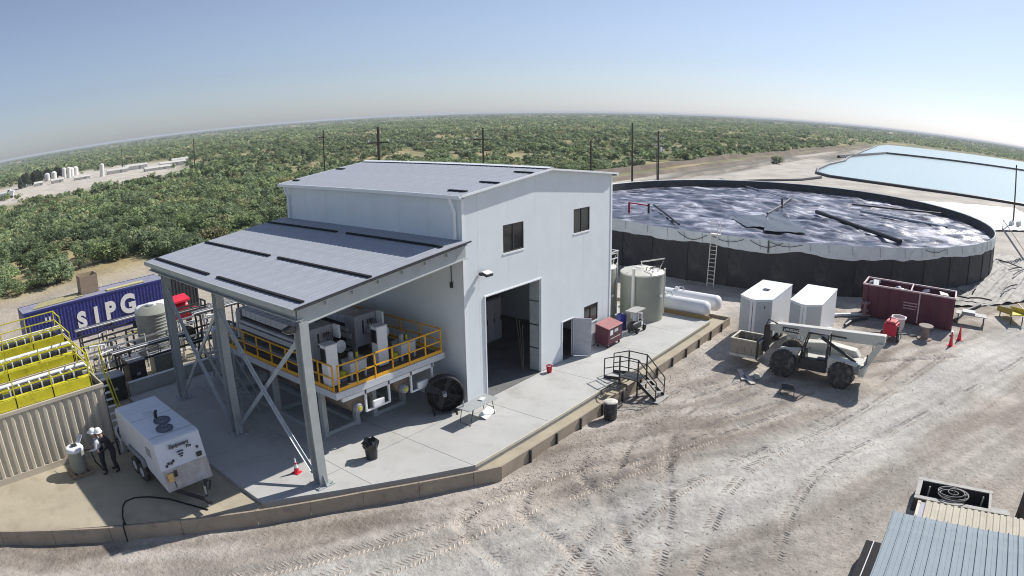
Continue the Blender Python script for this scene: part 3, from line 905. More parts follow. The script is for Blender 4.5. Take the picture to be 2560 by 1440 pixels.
for k, (x, y) in enumerate(((-5.98, 1.62), (-3.2, 1.85))):
    t = thing('control_cabinet', ('white control cabinet with dark screen at the platform corner', 'white control cabinet with dark screen between the two presses')[k], 'cabinet', (x, y, DZ), R(-4), group='control cabinets on the platform')
    MB().box(-.26, .26, -.22, .22, .06, 1.72).build('body', MWHT, t, bevel=.02)
    MB().box(-.29, -.262, -.17, .17, 1.05, 1.6).build('screen', MGLASS, t)
    MB().box(-.30, .28, -.24, .24, 1.722, 1.76).build('hood', MMACL, t)
    MB().box(-.2, .2, -.16, .16, 0, .06).build('plinth', MBLK, t)
    t2 = thing('hydraulic_unit', ('pale hydraulic power unit on legs by the front railing, left', 'pale hydraulic power unit on legs by the front railing, right')[k], 'power unit', (x + 1.25, 1.7 if k == 0 else 1.75, DZ), group='hydraulic units on the platform')
    MB().box(-.42, .42, -.28, .28, .25, .72).build('reservoir', MMACL, t2, bevel=.02)
    MB().box(-.45, .45, -.31, .31, .722, .77).build('lid', MMAC, t2)
    for sx in (-.36, .36):
        for sy in (-.22, .22):
            MB().box(sx - .04, sx + .04, sy - .04, sy + .04, 0, .25).build('leg', MMACL, t2)
    MB().lathe([(0.11, .77), (.11, 1.05), (.06, 1.1)], (-.15, 0, 0), 12).build('motor', MMAC, t2, smooth=True)
    MB().lathe([(0.07, .77), (.07, .98)], (.2, .08, 0), 10).build('filter_bowl', MYEL, t2, smooth=True)
    MB().path([(.05, 0, .77), (.08, 0, 1.0), (.2, .05, 1.02)], .02, 6).build('hose', MPIPE, t2)
    t3 = thing('pump_head', ('small yellow pump beside the left hydraulic unit', 'small yellow pump beside the right hydraulic unit')[k], 'pump', (x + .68, 1.75, DZ), group='yellow pumps on the platform')
    MB().lathe([(0.05, .1), (.12, .12), (.15, .25), (.12, .38), (.05, .4)], n=12).build('body', MYEL, t3, smooth=True)
    MB().box(-.14, .14, -.1, .1, 0, .11).build('foot', MMAC, t3)
# steel stair up to the deck
st = thing('steel_stair', 'grey open-tread steel stair up to the press platform', 'stairs', (-7.05, 6.7, 0))
for s in (-.42, .42):
    MB().bar((s, 0, .1), (s, 3.2, DZ), .05, .22).build('stringer', MSTEEL, st)
    MB().path([(s, .1, .2), (s, .05, 1.05), (s, 3.1, DZ + 1.0), (s, 3.2, DZ)], .025, 6).build('handrail', MSTEEL, st)
for i in range(10):
    MB().box(-.4, .4, .18 + i * .31, .40 + i * .31, .27 + i * .235, .30 + i * .235).build('tread', MSTEEL, st)
# pipework and wall hangings under the canopy, back
for k, (x, y, h, m_) in enumerate(((-5.3, 12.2, 2.6, MGAL), (-3.6, 12.4, 3.1, MMACL), (-1.9, 12.3, 2.4, MMAC))):
    t = thing('process_tank', ('galvanised process tank at the back of the canopy', 'tall pale process tank at the back of the canopy', 'dark grey process tank at the back of the canopy')[k], 'tank', (x, y, 0))
    MB().lathe([(0.55, .3), (.55, h), (.3, h + .2), (.1, h + .25)], n=20).build('shell', m_, t, smooth=True)
    for a in range(3):
        MB().box(.45 * math.cos(a * 2.1) - .05, .45 * math.cos(a * 2.1) + .05, .45 * math.sin(a * 2.1) - .05, .45 * math.sin(a * 2.1) + .05, 0, .32).build('leg', MMAC, t)
    MB().path([(0, 0, h + .2), (0, 0, h + .55), (-.8, 0, h + .55), (-.8, 0, .2)], .05, 8).build('pipe', MGAL, t, smooth=True)

# ================================================================== ON THE SLAB
fan = thing('drum_fan', 'big round black drum fan standing at the building corner', 'fan', (-1.0, 0.42, 0), R(-40))
MB().lathe([(.80, -.22), (.84, -.2), (.84, .2), (.80, .22), (.78, .2), (.78, -.2), (.80, -.22)], (0, 0, .92), 36, 'Y', cap=False).build('drum', MBLK, fan, smooth=True)
MB().lathe([(.77, .1), (.77, .12)], (0, 0, .92), 30, 'Y').build('back_guard', MDARK, fan)
for rr in (.25, .5):
    MB().lathe([(rr - .008, -.235), (rr + .008, -.235), (rr + .008, -.222), (rr - .008, -.222)], (0, 0, .92), 32, 'Y', cap=False).build('guard_ring', MBLK, fan)
gm = MB().box(-.004, .004, -.234, -.226, 0, .79).mesh('guard_spoke', MBLK)
for i in range(8):
    o = place('guard_spoke', gm, fan, (0, 0, .92))
    o.rotation_euler = (0, i * math.pi / 4, 0)
bm_ = MB().prism([(-.1, -.06, .12), (.1, .06, .12), (.14, .08, .74), (-.14, -.08, .74)], (0, .02, 0)).mesh('blade', MBLK)
for i in range(4):
    o = place('blade', bm_, fan, (0, 0, .92))
    o.rotation_euler = (0, i * math.pi / 2 + .4, 0)
MB().lathe([(.08, -.23), (.12, .12)], (0, 0, .92), 16, 'Y').build('hub', MMACL, fan, smooth=True)
for s in (-1, 1):
    MB().path([(s * .5, -.3, .03), (s * .5, .35, .03)], .03, 6).build('foot', MBLK, fan)
    MB().tube((s * .5, 0, .03), (s * .62, 0, .36), .03, 6).build('stand_leg', MBLK, fan)
MB().box(-.3, .3, .23, .26, .86, .98).build('motor_mount', MBLK, fan)

tb = thing('folding_table', 'grey plastic folding table in front of the building corner', 'table', (-.55, -1.04, 0))
MB().box(-.93, .93, -.37, .37, .705, .74).build('table_top', mat('table_grey', (0.36, 0.38, 0.38), .5, 0, .08), tb, bevel=.015)
for s in (-1, 1):
    MB().path([(s * .62, -.3, .70), (s * .78, -.3, .02), (s * .78, .3, .02), (s * .62, .3, .70)], .017, 6).build('leg_frame', MBLK, tb, smooth=True)
    MB().tube((s * .7, -.3, .35), (s * .2, -.05, .7), .012, 6).build('brace', MBLK, tb)
pb = MB().box(-.16, .16, -.1, .1, 0, .05).build('paper_box', MWHT, None, (-.2, -1.0, .742), R(12), bevel=.01)
tag(pb, 'flat white box lying on the folding table', 'box')
bt = thing('water_bottle', 'small clear bottle standing on the folding table', 'bottle', (-1.2, -.85, .742))
MB().lathe([(.035, 0), (.035, .15), (.015, .19), (.015, .21)], n=10).build('body', MMACL, bt, smooth=True)
MB().lathe([(.017, .21), (.017, .235)], n=10).build('cap', MWHT, bt)
bd2 = MB().box(-.5, .5, -.2, .2, 0, .02).build('white_board', MWHT, None, (-.05, -1.15, .09), R(20))
bd2.rotation_euler = (R(22), 0, R(15))
tag(bd2, 'white board lying beneath the folding table', 'board')

def trash_can(name, label, loc, h, r, bag, lid):
    t = thing(name, label, 'bin', loc)
    MB().lathe([(r * .82, 0), (r, h), (r * 1.05, h), (r * 1.05, h + .04), (r * .96, h + .04), (r * .96, h - .1), (0.01, h - .1)], n=24, cap=False).build('can', bag, t, smooth=True)
    for s in (-1, 1):
        MB().box(s * r * 1.0 - .04, s * r * 1.0 + .04, -.07, .07, h - .12, h - .06).build('handle', bag, t)
    return t
t = trash_can('trash_can', 'dark trash can lined with a black bag on the sunlit slab', (-5.85, -.25, 0), .62, .27, mat('can_dark', (0.03, 0.032, 0.034), .5, 0, .2), None)
bagm = mat('bin_bag', (0.012, 0.012, 0.013), 0.22, 0, .3, 6)
rb = MB()
prof = []
for i in range(16):
    a = i * math.pi / 8
    k = 1 + .12 * math.sin(i * 2.3) + .06 * math.sin(i * 5.1)
    prof.append(a)
n = 16
vs = []
for (rr, z) in ((.28, .46), (.31, .58), (.33, .68), (.22, .80), (.12, .68)):
    for i in range(n):
        k = 1 + .16 * math.sin(i * 2.3 + z * 9) * (z > .5) + .07 * math.sin(i * 5.1 + z * 20)
        vs.append((rr * k * math.cos(i * 2 * math.pi / n), rr * k * math.sin(i * 2 * math.pi / n), z + .06 * math.sin(i * 1.9) * (z > .6)))
rb.add(vs, [(j * n + i, j * n + (i + 1) % n, (j + 1) * n + (i + 1) % n, (j + 1) * n + i) for j in range(4) for i in range(n)])
rb.build('bag', bagm, t, smooth=True)
def cone(name, label, loc, h=.7, m=MRED, grp=None):
    t = thing(name, label, 'traffic cone', loc, random.random(), group=grp)
    s = h / .7
    MB().box(-.18 * s, .18 * s, -.18 * s, .18 * s, 0, .03).build('base', m, t, bevel=.01)
    MB().lathe([(.13 * s, .03), (.09 * s, .25 * s)], n=16, cap=False).build('cone_body', m, t, smooth=True)
    MB().lathe([(.09 * s, .25 * s), (.062 * s, .42 * s)], n=16, cap=False).build('band', MWHT if grp is None else m, t, smooth=True)
    MB().lathe([(.062 * s, .42 * s), (.05 * s, .5 * s)], n=16, cap=False).build('cone_body', m, t, smooth=True)
    MB().lathe([(.05 * s, .5 * s), (.025 * s, .69 * s), (.02 * s, .7 * s)], n=16).build('tip', MWHT if grp is None else m, t, smooth=True)
    return t
MCONE = mat('cone_orange', (0.72, 0.025, 0.05), .5, 0, .06)
cone('traffic_cone', 'red and white traffic cone behind the front canopy column', (-8.6, .98, 0), .62, MCONE)
bu = thing('red_bucket', 'small red bucket by the right jamb of the roll-up door', 'bucket', (5.62, -.38, 0))
MB().lathe([(.12, 0), (.16, .34), (.17, .34), (.17, .36), (.15, .36), (.12, .03), (.01, .03)], n=18, cap=False).build('pail', MRED, bu, smooth=True)
MB().path([(-.165, 0, .33), (-.13, -.12, .40), (0, -.17, .42), (.13, -.12, .40), (.165, 0, .33)], .008, 6).build('bail', MGAL, bu)
MB().lathe([(.13, .28), (.13, .3)], n=16).build('contents', MWHT, bu)
# maroon job-site tool chest
tc_ = thing('tool_chest', 'maroon steel tool chest on castors against the gable wall', 'tool chest', (10.95, -.62, 0))
MB().prism([(-.75, -.42, .2), (-.75, .42, .2), (-.75, .42, 1.28), (-.75, -.42, 1.1)], (1.5, 0, 0)).build('body', MMAR, tc_, bevel=.02)
MB().prism([(-.78, -.46, 1.10), (-.78, .44, 1.29), (-.78, .44, 1.33), (-.78, -.46, 1.14)], (1.56, 0, 0)).build('lid', mat('lid_faded', (0.34, 0.13, 0.13), .5, 0, .1), tc_, bevel=.01)
for sx in (-.6, .6):
    for sy in (-.32, .32):
        w_ = MB().box(sx - .05, sx + .05, sy - .04, sy + .04, .12, .2).build('castor', MMAC, tc_)
        MB().lathe([(.08, -.03), (.08, .03)], (sx, sy, .08), 14, 'Y').build('wheel', MDARK, w_, smooth=True)
MB().box(-.55, -.25, -.428, -.423, .72, 1.0).build('decal', MWHT, tc_)
MB().box(-.1, .3, -.428, -.423, .8, .98).build('decal', MMACL, tc_)
MB().box(0.0, .22, -.432, -.423, .64, .76).build('decal', MBLK, tc_)
MB().box(-.5, .55, -.428, -.423, .5, .53).build('stripe', MLTXT, tc_)
MB().path([(.72, -.36, .4), (.8, -.36, .6), (.8, .3, .6), (.72, .3, .4)], .015, 6).build('side_handle', MBLK, tc_)
# air compressor with desk top and blue drum
ac = thing('air_compressor', 'black wheeled air compressor with grey shelf beside the olive tank', 'compressor', (13.9, -.75, 0))
MB().lathe([(.02, -.75), (.22, -.7), (.27, -.55), (.27, .55), (.22, .7), (.02, .75)], (0, 0, .42), 18, 'X').build('receiver', MBLK, ac, smooth=True)
for sx in (-.45, .45):
    MB().lathe([(.16, -.05), (.17, 0), (.16, .05)], (sx, -.32, .17), 16, 'Y').build('wheel', MDARK, ac, smooth=True)
    MB().box(sx - .05, sx + .05, .15, .25, 0, .22).build('foot', MBLK, ac)
MB().box(.2, .5, -.2, .2, .7, 1.05).build('motor', MMAC, ac, bevel=.03)
MB().lathe([(.12, .68), (.12, 1.1), (.07, 1.18)], (-.2, 0, 0), 12).build('pump', MMACL, ac, smooth=True)
MB().tube((-.05, -.15, .6), (-.05, -.15, 1.3), .05, 8).build('post', MCRM, ac)
MB().box(-.75, .5, -.35, .35, 1.3, 1.36).build('shelf', mat('shelf_grey', (.4, .4, .38), .5), ac)
MB().box(.15, .35, -.282, -.274, .35, .6).build('plate', MWHT, ac)
MB().path([(.6, .1, .5), (.95, .2, .5), (1.0, 0, .2), (.8, -.3, .1), (.6, -.35, .3)], .03, 8).build('hose', MWHT, ac, smooth=True)
bl = thing('blue_drum', 'dark blue plastic drum behind the air compressor', 'drum', (13.75, .15, 0))
MB().lathe([(.27, 0), (.29, .05), (.29, .3), (.3, .32), (.29, .34), (.29, .6), (.3, .62), (.29, .64), (.29, .88), (.26, .92)], n=22).build('shell', mat('drum_blue', (.03, .03, .22), .35), bl, smooth=True)
MB().lathe([(.05, .92), (.05, .95)], (.12, 0, 0), 10).build('bung', MWHT, bl)
# vertical olive tanks
def poly_tank(x, y, r, h, label):
    t = thing('storage_tank', label, 'tank', (x, y, 0), group='vertical tanks beside the building')
    MB().lathe([(r, 0), (r, h)], n=40, cap=False).build('shell', MGRN, t, smooth=True)
    MB().lathe([(r * 1.02, h - .03), (r * 1.02, h + .05), (r * .9, h + .14), (r * .35, h + .3), (r * .3, h + .36), (.01, h + .36)], n=40, cap=False).build('lid', MCRM, t, smooth=True)
    for k in range(5):
        a = k * 1.256 + .3
        MB().bar((r * .25 * math.cos(a), r * .25 * math.sin(a), h + .3), (r * .98 * math.cos(a), r * .98 * math.sin(a), h + .12), .05, .05).build('lid_rib', MCRM, t)
    for k in range(3):
        a = 4.0 + k * .45
        MB().path([(r * .5 * math.cos(a), r * .5 * math.sin(a), h + .1), (r * .5 * math.cos(a), r * .5 * math.sin(a), h + .42), (r * .8 * math.cos(a + .25), r * .8 * math.sin(a + .25), h + .42), (r * .8 * math.cos(a + .25), r * .8 * math.sin(a + .25), h + .1)], .03, 6).build('vent_pipe', MPIPE, t)
    MB().path([(r * .6, -r * .55, h + .05), (r * .75, -r * .75, h + .8), (r * .2, r * .2, h + .55), (0, 0, h + .35)], .045, 8).build('fill_pipe', MCRM, t, smooth=True)
    MB().path([(-r * 1.04, -r * .1, h + .5), (-r * 1.04, -r * .1, .3)], .11, 10).build('downpipe', MCRM, t, smooth=True)
    MB().path([(r * .72, -r * .8, h + .2), (r * .72, -r * .8, .2)], .06, 8).build('side_pipe', MCRM, t, smooth=True)
    for z in (.6, 1.6):
        MB().lathe([(r * 1.004, z), (r * 1.006, z + .03), (r * 1.004, z + .06)], n=40, cap=False).build('band', MGRN, t)
    MB().box(-.12, .12, -r - .012, -r + .02, 1.5, 1.65).build('sticker', MWHT, t)
    return t
poly_tank(16.6, .35, 1.35, 2.9, 'olive tank with cream lid beside the air compressor, nearest')
t = poly_tank(14.9, 2.6, 1.15, 3.25, 'olive tank half hidden by the building corner')
MB().path([(-1.0, -.8, 3.3), (-1.0, -.8, 4.15), (1.0, -.9, 4.2), (1.05, .4, 4.2), (1.0, .8, 3.3)], .04, 8).build('guard_rail', MGAL, t, smooth=True)
MB().path([(-1.0, -.8, 3.75), (1.0, -.85, 3.75)], .03, 8).build('guard_rail', MGAL, t)
MB().path([(1.03, -.85, 3.3), (1.03, -.85, 4.2)], .03, 8).build('guard_rail', MGAL, t)
# white bullet tanks
def bullet(y0, y1, x, label):
    t = thing('bullet_tank', label, 'tank', (x, (y0 + y1) / 2, -.265), group='white horizontal tanks at the slab end')
    h = (y1 - y0) / 2
    r = .52
    prof = [(r * math.sin(a * math.pi / 16), -h + .35 - .35 * math.cos(a * math.pi / 16)) for a in range(1, 9)] + [(r * math.cos(a * math.pi / 16), h - .35 + .35 * math.sin(a * math.pi / 16)) for a in range(0, 8)]
    MB().lathe(prof, (0, 0, .78), 26, 'Y').build('vessel', MWHT, t, smooth=True)
    for y in (-h * .6, h * .6):
        MB().prism([(-.5, y - .12, 0), (.5, y - .12, 0), (.45, y - .12, .5), (-.45, y - .12, .5)], (0, .24, 0)).build('saddle', MCURB, t)
    MB().lathe([(.14, 1.25), (.14, 1.4), (.1, 1.45)], (0, h * .1, 0), 14).build('dome', MWHT, t, smooth=True)
    MB().path([(0, h * .1 - .2, 1.28), (0, h * .1 - .2, 1.5), (.0, h * .1 - .5, 1.5), (0, h * .1 - .6, 1.28)], .03, 6).build('valve', MGAL, t)
bullet(-3.4, 2.6, 18.95, 'white horizontal bullet tank along the slab end, nearer one')
bullet(-3.5, 2.5, 20.65, 'white horizontal bullet tank behind the nearer one, farther one')
rp = thing('rust_plate', 'rusty tan skirt plate in front of the white bullet tanks', 'plate', (18.45, -1.2, -.265))
MB().box(-.03, .0, -2.4, 3.2, 0, .52).build('sheet', mat('rusty_tan', (.36, .25, .10), .8, 0, .2, 1.2, dirt=(.33, .12, .04), ds=1.2, dth=.58), rp)
MB().box(-.1, -.03, -2.4, 3.2, .5, .54).build('lip', MCURB, rp)

# crossover stair over the containment wall
cs = thing('crossover_stair', 'black steel crossover stair with handrails straddling the containment wall', 'stairs', (7.0, -4.35, GZ))
PZ = .85
MB().box(-.45, .45, -.5, .5, PZ - .05, PZ).build('landing', MBLK, cs)
for s in (-.45, .45):
    MB().path([(s, -1.5, 0), (s, -1.5, .95), (s, -.5, PZ + 1.05), (s, .5, PZ + 1.05), (s, 1.35, 1.6), (s, 1.35, .6)], .03, 8).build('handrail', MBLK, cs)
    MB().path([(s, -1.5, .5), (s, -.5, PZ + .55), (s, .5, PZ + .55), (s, 1.35, 1.1)], .025, 8).build('mid_rail', MBLK, cs)
    for y in (-.5, .5):
        MB().box(s - .03, s + .03, y - .03, y + .03, 0, PZ + 1.05).build('post', MBLK, cs)
    MB().bar((s, -1.5, .05), (s, -.5, PZ - .1), .04, .16).build('stringer', MBLK, cs)
    MB().bar((s, .5, PZ - .1), (s, 1.35, .65), .04, .16).build('stringer', MBLK, cs)
for i in range(3):
    MB().box(-.43, .43, -1.42 + i * .32, -1.18 + i * .32, .2 + i * .22, .23 + i * .22).build('tread', mat('tread_grey', (.35, .34, .31), .7), cs)
MB().box(-.6, .6, -1.75, -1.0, .0, .04).build('foot_plate', mat('tread_grey', (.35, .34, .31), .7), cs)
cs2 = thing('low_step', 'low black step frame lying on the wall beside the crossover stair', 'step', (5.35, -4.25, -.27))
for s in (-.3, .3):
    MB().path([(s, -.5, .32), (s, -.5, .62), (s, .1, .62), (s, .5, .3), (s, .5, 0)], .03, 6).build('frame_rail', MBLK, cs2)
for i in range(2):
    MB().box(-.3, .3, -.3 + i * .4, -.06 + i * .4, .5 - i * .2, .53 - i * .2).build('tread', MBLK, cs2)
bb = thing('black_barrel', 'black barrel with pale dusty lid standing in the yard by the wall', 'barrel', (3.85, -4.98, GZ))
MB().lathe([(.27, 0), (.29, .04), (.29, .28), (.305, .3), (.29, .32), (.29, .55), (.305, .57), (.29, .59), (.29, .78)], n=24).build('shell', MBLK, bb, smooth=True)
MB().lathe([(.31, .78), (.31, .83), (.28, .85), (.02, .84)], n=24, cap=False).build('lid', mat('lid_dusty', (.55, .53, .48), .8, 0, .3, 6), bb, smooth=True)
MB().bar((.2, -.25, .45), (.5, -.3, .55), .1, .02).build('flap', MBLK, bb)
# ================================================================== LEFT YARD
# white towed unit
tr = thing('towed_power_unit', 'white box-bodied towed power unit on a tandem axle, rusty lower nose', 'trailer', (-12.5, 4.9, -.12))
MUNIT = mat('unit_white', (0.66, 0.68, 0.72), 0.4, 0, 0.06, 1.5, dirt=(.55, .55, .56), ds=1.1, dth=.6)
MNOSE = mat('unit_nose', (0.46, 0.42, 0.38), 0.5, 0, 0.25, 2.5, dirt=(.58, .58, .58), ds=2.2, dth=.52, bump=.35, bs=3)
b_ = MB()
sec = [(2.35, 0.95, 2.3), (1.2, 0.62, 2.32), (-.4, 0.62, 2.32), (-1.95, .75, 2.3)]
w2 = 1.0
def shell(front_z0):
    m = MB()
    pr = [(2.35, .9), (1.5, .8), (1.35, 1.15), (-.55, 1.15), (-.75, .8), (-2.5, .55), (-2.02, 2.28), (-1.9, 2.33), (2.25, 2.36), (2.35, 2.25)]
    return m.prism([(-w2, y, z) for y, z in pr], (2 * w2, 0, 0))
body = shell(0).build('body', MUNIT, tr, bevel=.04)
MB().prism([(-w2 + .02, -2.515, .55), (-w2 + .02, -2.30, 1.32), (-w2 + .02, -2.28, 1.32), (-w2 + .02, -2.495, .55)], (2 * w2 - .04, 0, 0)).build('nose_panel', MNOSE, tr)
MB().prism([(-.62, -2.525, .6), (-.62, -2.345, 1.22), (-.62, -2.335, 1.22), (-.62, -2.515, .6)], (.03, 0, 0)).build('nose_seam', MBLK, tr)
for (x, y, r) in ((.18, -.35, .36), (-.05, -1.1, .36)):
    fn = MB().lathe([(r, 2.345), (r, 2.39), (r * .86, 2.39), (r * .84, 2.35), (.02, 2.35)], (x, y, 0), 26, cap=False).build('fan_grille', mat('grille_dark', (.10, .11, .15), .6), tr, smooth=True)
    for k in range(3):
        MB().lathe([(r * (.3 + .2 * k), 2.385), (r * (.33 + .2 * k), 2.385), (r * (.33 + .2 * k), 2.37), (r * (.3 + .2 * k), 2.37)], (x, y, 0), 20, cap=False).build('grille_ring', MMAC, fn)
MB().path([(.1, .1, 2.34), (.1, .1, 2.55), (.1, -.05, 2.66)], .07, 10).build('exhaust', MBLK, tr, smooth=True)
MB().box(-.25, .25, .55, .95, 2.345, 2.36).build('hatch', MMACL, tr)
for (a, b) in (((-w2 - .003, -.6, 1.35), (-w2 - .003, .9, 2.15)), ((-w2 - .003, 1.1, 1.2), (-w2 - .003, 2.2, 2.15))):
    MB().box(a[0] - .006, a[0], a[1], b[1], a[2], b[2]).build('side_door', MUNIT, tr)
MB().box(-w2 - .012, -w2 - .002, -1.5, -1.0, 1.55, 1.9).build('louvre', MMAC, tr)
for z in (2.345,):
    for y in (-1.55, .35, 1.2):
        MB().box(-w2 + .05, w2 - .05, y - .008, y + .008, z, z + .008).build('roof_seam', MMAC, tr)
text_part('Equipment', .20, MDTXT, tr, (-.02, -2.15, 2.06), (R(81), 0, 0), shear=.25, bold=.006)
text_part('Pro', .15, MDTXT, tr, (.38, -2.175, 1.90), (R(81), 0, 0), shear=.25, bold=.006)
for k, (wd_, z) in enumerate(((.28, 1.82), (.22, 1.72), (.12, 1.64))):
    MB().bar((-.02 - wd_ / 2, -2.2 - .25 * (1.85 - z), z), (-.02 + wd_ / 2, -2.2 - .25 * (1.85 - z), z), .02, .045).build('mark', MDTXT, tr)
for k, (x, z) in enumerate(((-.62, 1.52), (-.5, 1.5), (-.4, 1.56), (-.72, 1.45), (.72, 1.75))):
    MB().box(x - .04, x + .04, -2.29 - .25 * (1.5 - z), -2.24 - .25 * (1.5 - z), z - .04, z + .04).build('gauge', MBLK, tr)
MB().box(.6, .82, -2.3, -2.22, 1.4, 1.56).build('lamp', MBLK, tr)
MB().prism([(-.85, -2.50, .92), (-.6, -2.50, .92), (-.6, -2.42, 1.2), (-.85, -2.42, 1.2)], (0, .02, 0)).build('warning_label', mat('label_orange', (.75, .45, .15), .5, 0, .3, 9), tr)
MB().box(-.55, -.42, -2.44, -2.40, 1.02, 1.26).build('junction_box', MBLK, tr)
for s in (-1, 1):
    for y in (.05, .85):
        wl = MB().lathe([(.2, -.11), (.33, -.12), (.37, -.06), (.37, .06), (.33, .12), (.2, .11)], (s * .98, y, .37), 26, 'X').build('wheel', MTYRE, tr, smooth=True)
        MB().lathe([(.19, -.125), (.21, -.1), (.21, .1), (.19, .125)], (s * .98, y, .37), 18, 'X').build('rim', MMACL, wl, smooth=True)
    MB().prism([(s * .98 - .16, -.5, .8), (s * .98 - .16, -.3, 1.1), (s * .98 - .16, 1.15, 1.1), (s * .98 - .16, 1.45, .8), (s * .98 - .16, 1.15, 1.06), (s * .98 - .16, -.3, 1.06)], (.32, 0, 0)).build('mudguard', MMAC, tr)
    MB().bar((s * .7, -2.3, .5), (0, -3.75, .45), .1, .12).build('tongue_beam', MBLK, tr)
    MB().box(s * .7 - .05, s * .7 + .05, -2.3, 2.2, .48, .62).build('chassis_rail', MBLK, tr)
MB().box(-.08, .08, -4.0, -3.6, .38, .5).build('coupler', MBLK, tr)
MB().path([(.25, -3.0, .5), (.55, -2.9, .7), (.75, -2.7, .5), (.6, -2.75, .2)], .03, 8).build('hose', MBLK, tr, smooth=True)
MB().lathe([(.045, 0), (.045, .85)], (.12, -3.5, 0), 10).build('jack', MGAL, tr)
cab = MB().path([(-12.55, 1.2, -.09), (-13.4, 2.9, -.09), (-14.0, 3.6, -.1), (-14.5, 3.92, -.1), (-14.95, 3.9, -.1), (-15.2, 3.6, -.1), (-15.5, 2.9, -.1), (-15.62, 2.32, -.08), (-15.68, 2.2, .1), (-15.8, 2.0, .08), (-15.85, 1.9, -.5)], .03, 6).build('power_cable', MDARK, smooth=True)
tag(cab, 'black cable curving over the pad and kerb from the white trailer', 'cable')

# drum beside the workers
dm = thing('mixing_drum', 'grey drum with a white lid on a low pallet beside the workers', 'drum', (-15.75, 7.5, -.12))
for k in range(4):
    MB().box(-.55 + k * .3, -.35 + k * .3, -.5, .5, .1, .13).build('pallet_board', MWOOD, dm)
for k in (-.4, 0, .4):
    MB().box(-.55, .55, k - .04, k + .04, 0, .1).build('pallet_runner', MWOOD, dm)
MB().lathe([(.36, .13), (.4, .2), (.4, 1.08)], n=26).build('shell', MGRN, dm, smooth=True)
MB().lathe([(.43, 1.06), (.43, 1.14), (.38, 1.2), (.2, 1.22), (.02, 1.22)], n=26, cap=False).build('lid', MWHT, dm, smooth=True)
MB().box(-.12, .14, -.1, .1, 1.22, 1.3).build('mixer_head', MBLK, dm)
MB().bar((.15, .3, 1.0), (.55, .45, 1.45), .3, .03).build('flap', MMACL, dm)
MB().path([(.4, 0, .9), (.7, -.1, .9), (.8, -.1, .3), (1.0, -.2, .0)], .03, 8).build('hose', MDARK, dm, smooth=True)

# people: one skinned body each, coloured by zone, with a hard hat
def person(label, loc, rz, joints, edges, radii, zones, hat, mats):
    t = thing('person', label, 'person', loc, rz, group='workers by the white trailer')
    me = bpy.data.meshes.new('body')
    me.from_pydata(joints, edges, [])
    o = bpy.data.objects.new('body', me)
    C.objects.link(o)
    sk = o.modifiers.new('skin', 'SKIN')
    sk.use_smooth_shade = True
    for i, v in enumerate(me.skin_vertices[0].data):
        v.radius = radii[i]
        v.use_root = (i == 0)
    sb = o.modifiers.new('sub', 'SUBSURF')
    sb.levels = sb.render_levels = 1
    dg = bpy.context.evaluated_depsgraph_get()
    m2 = bpy.data.meshes.new_from_object(o.evaluated_get(dg))
    m2.name = 'body'
    bpy.data.objects.remove(o)
    m2.materials.clear()
    for m_ in mats:
        m2.materials.append(m_)
    J = np.array(joints)
    E_ = [(np.array(joints[a]), np.array(joints[b]), z) for (a, b), z in zip(edges, zones)]
    for p in m2.polygons:
        p.use_smooth = True
        c = np.array(p.center)
        best = min(E_, key=lambda e: np.linalg.norm(c - e[0] - np.clip(np.dot(c - e[0], e[1] - e[0]) / (np.dot(e[1] - e[0], e[1] - e[0]) + 1e-9), 0, 1) * (e[1] - e[0])))
        p.material_index = best[2]
    t.scale = (1.3, 1.22, 1.04)
    place('body', m2, t)
    hx, hy, hz = hat
    h = MB().lathe([(.165, -.01), (.16, 0), (.13, .02), (.128, .07), (.10, .13), (.05, .16), (.01, .165)], (hx, hy, hz), 18, cap=False).build('hard_hat', MHARD, t, smooth=True)
    MB().prism([(hx - .09, hy + .1, hz), (hx + .09, hy + .1, hz), (hx + .06, hy + .21, hz - .015), (hx - .06, hy + .21, hz - .015)], (0, 0, .012)).build('hat_brim', MHARD, h)
    return t
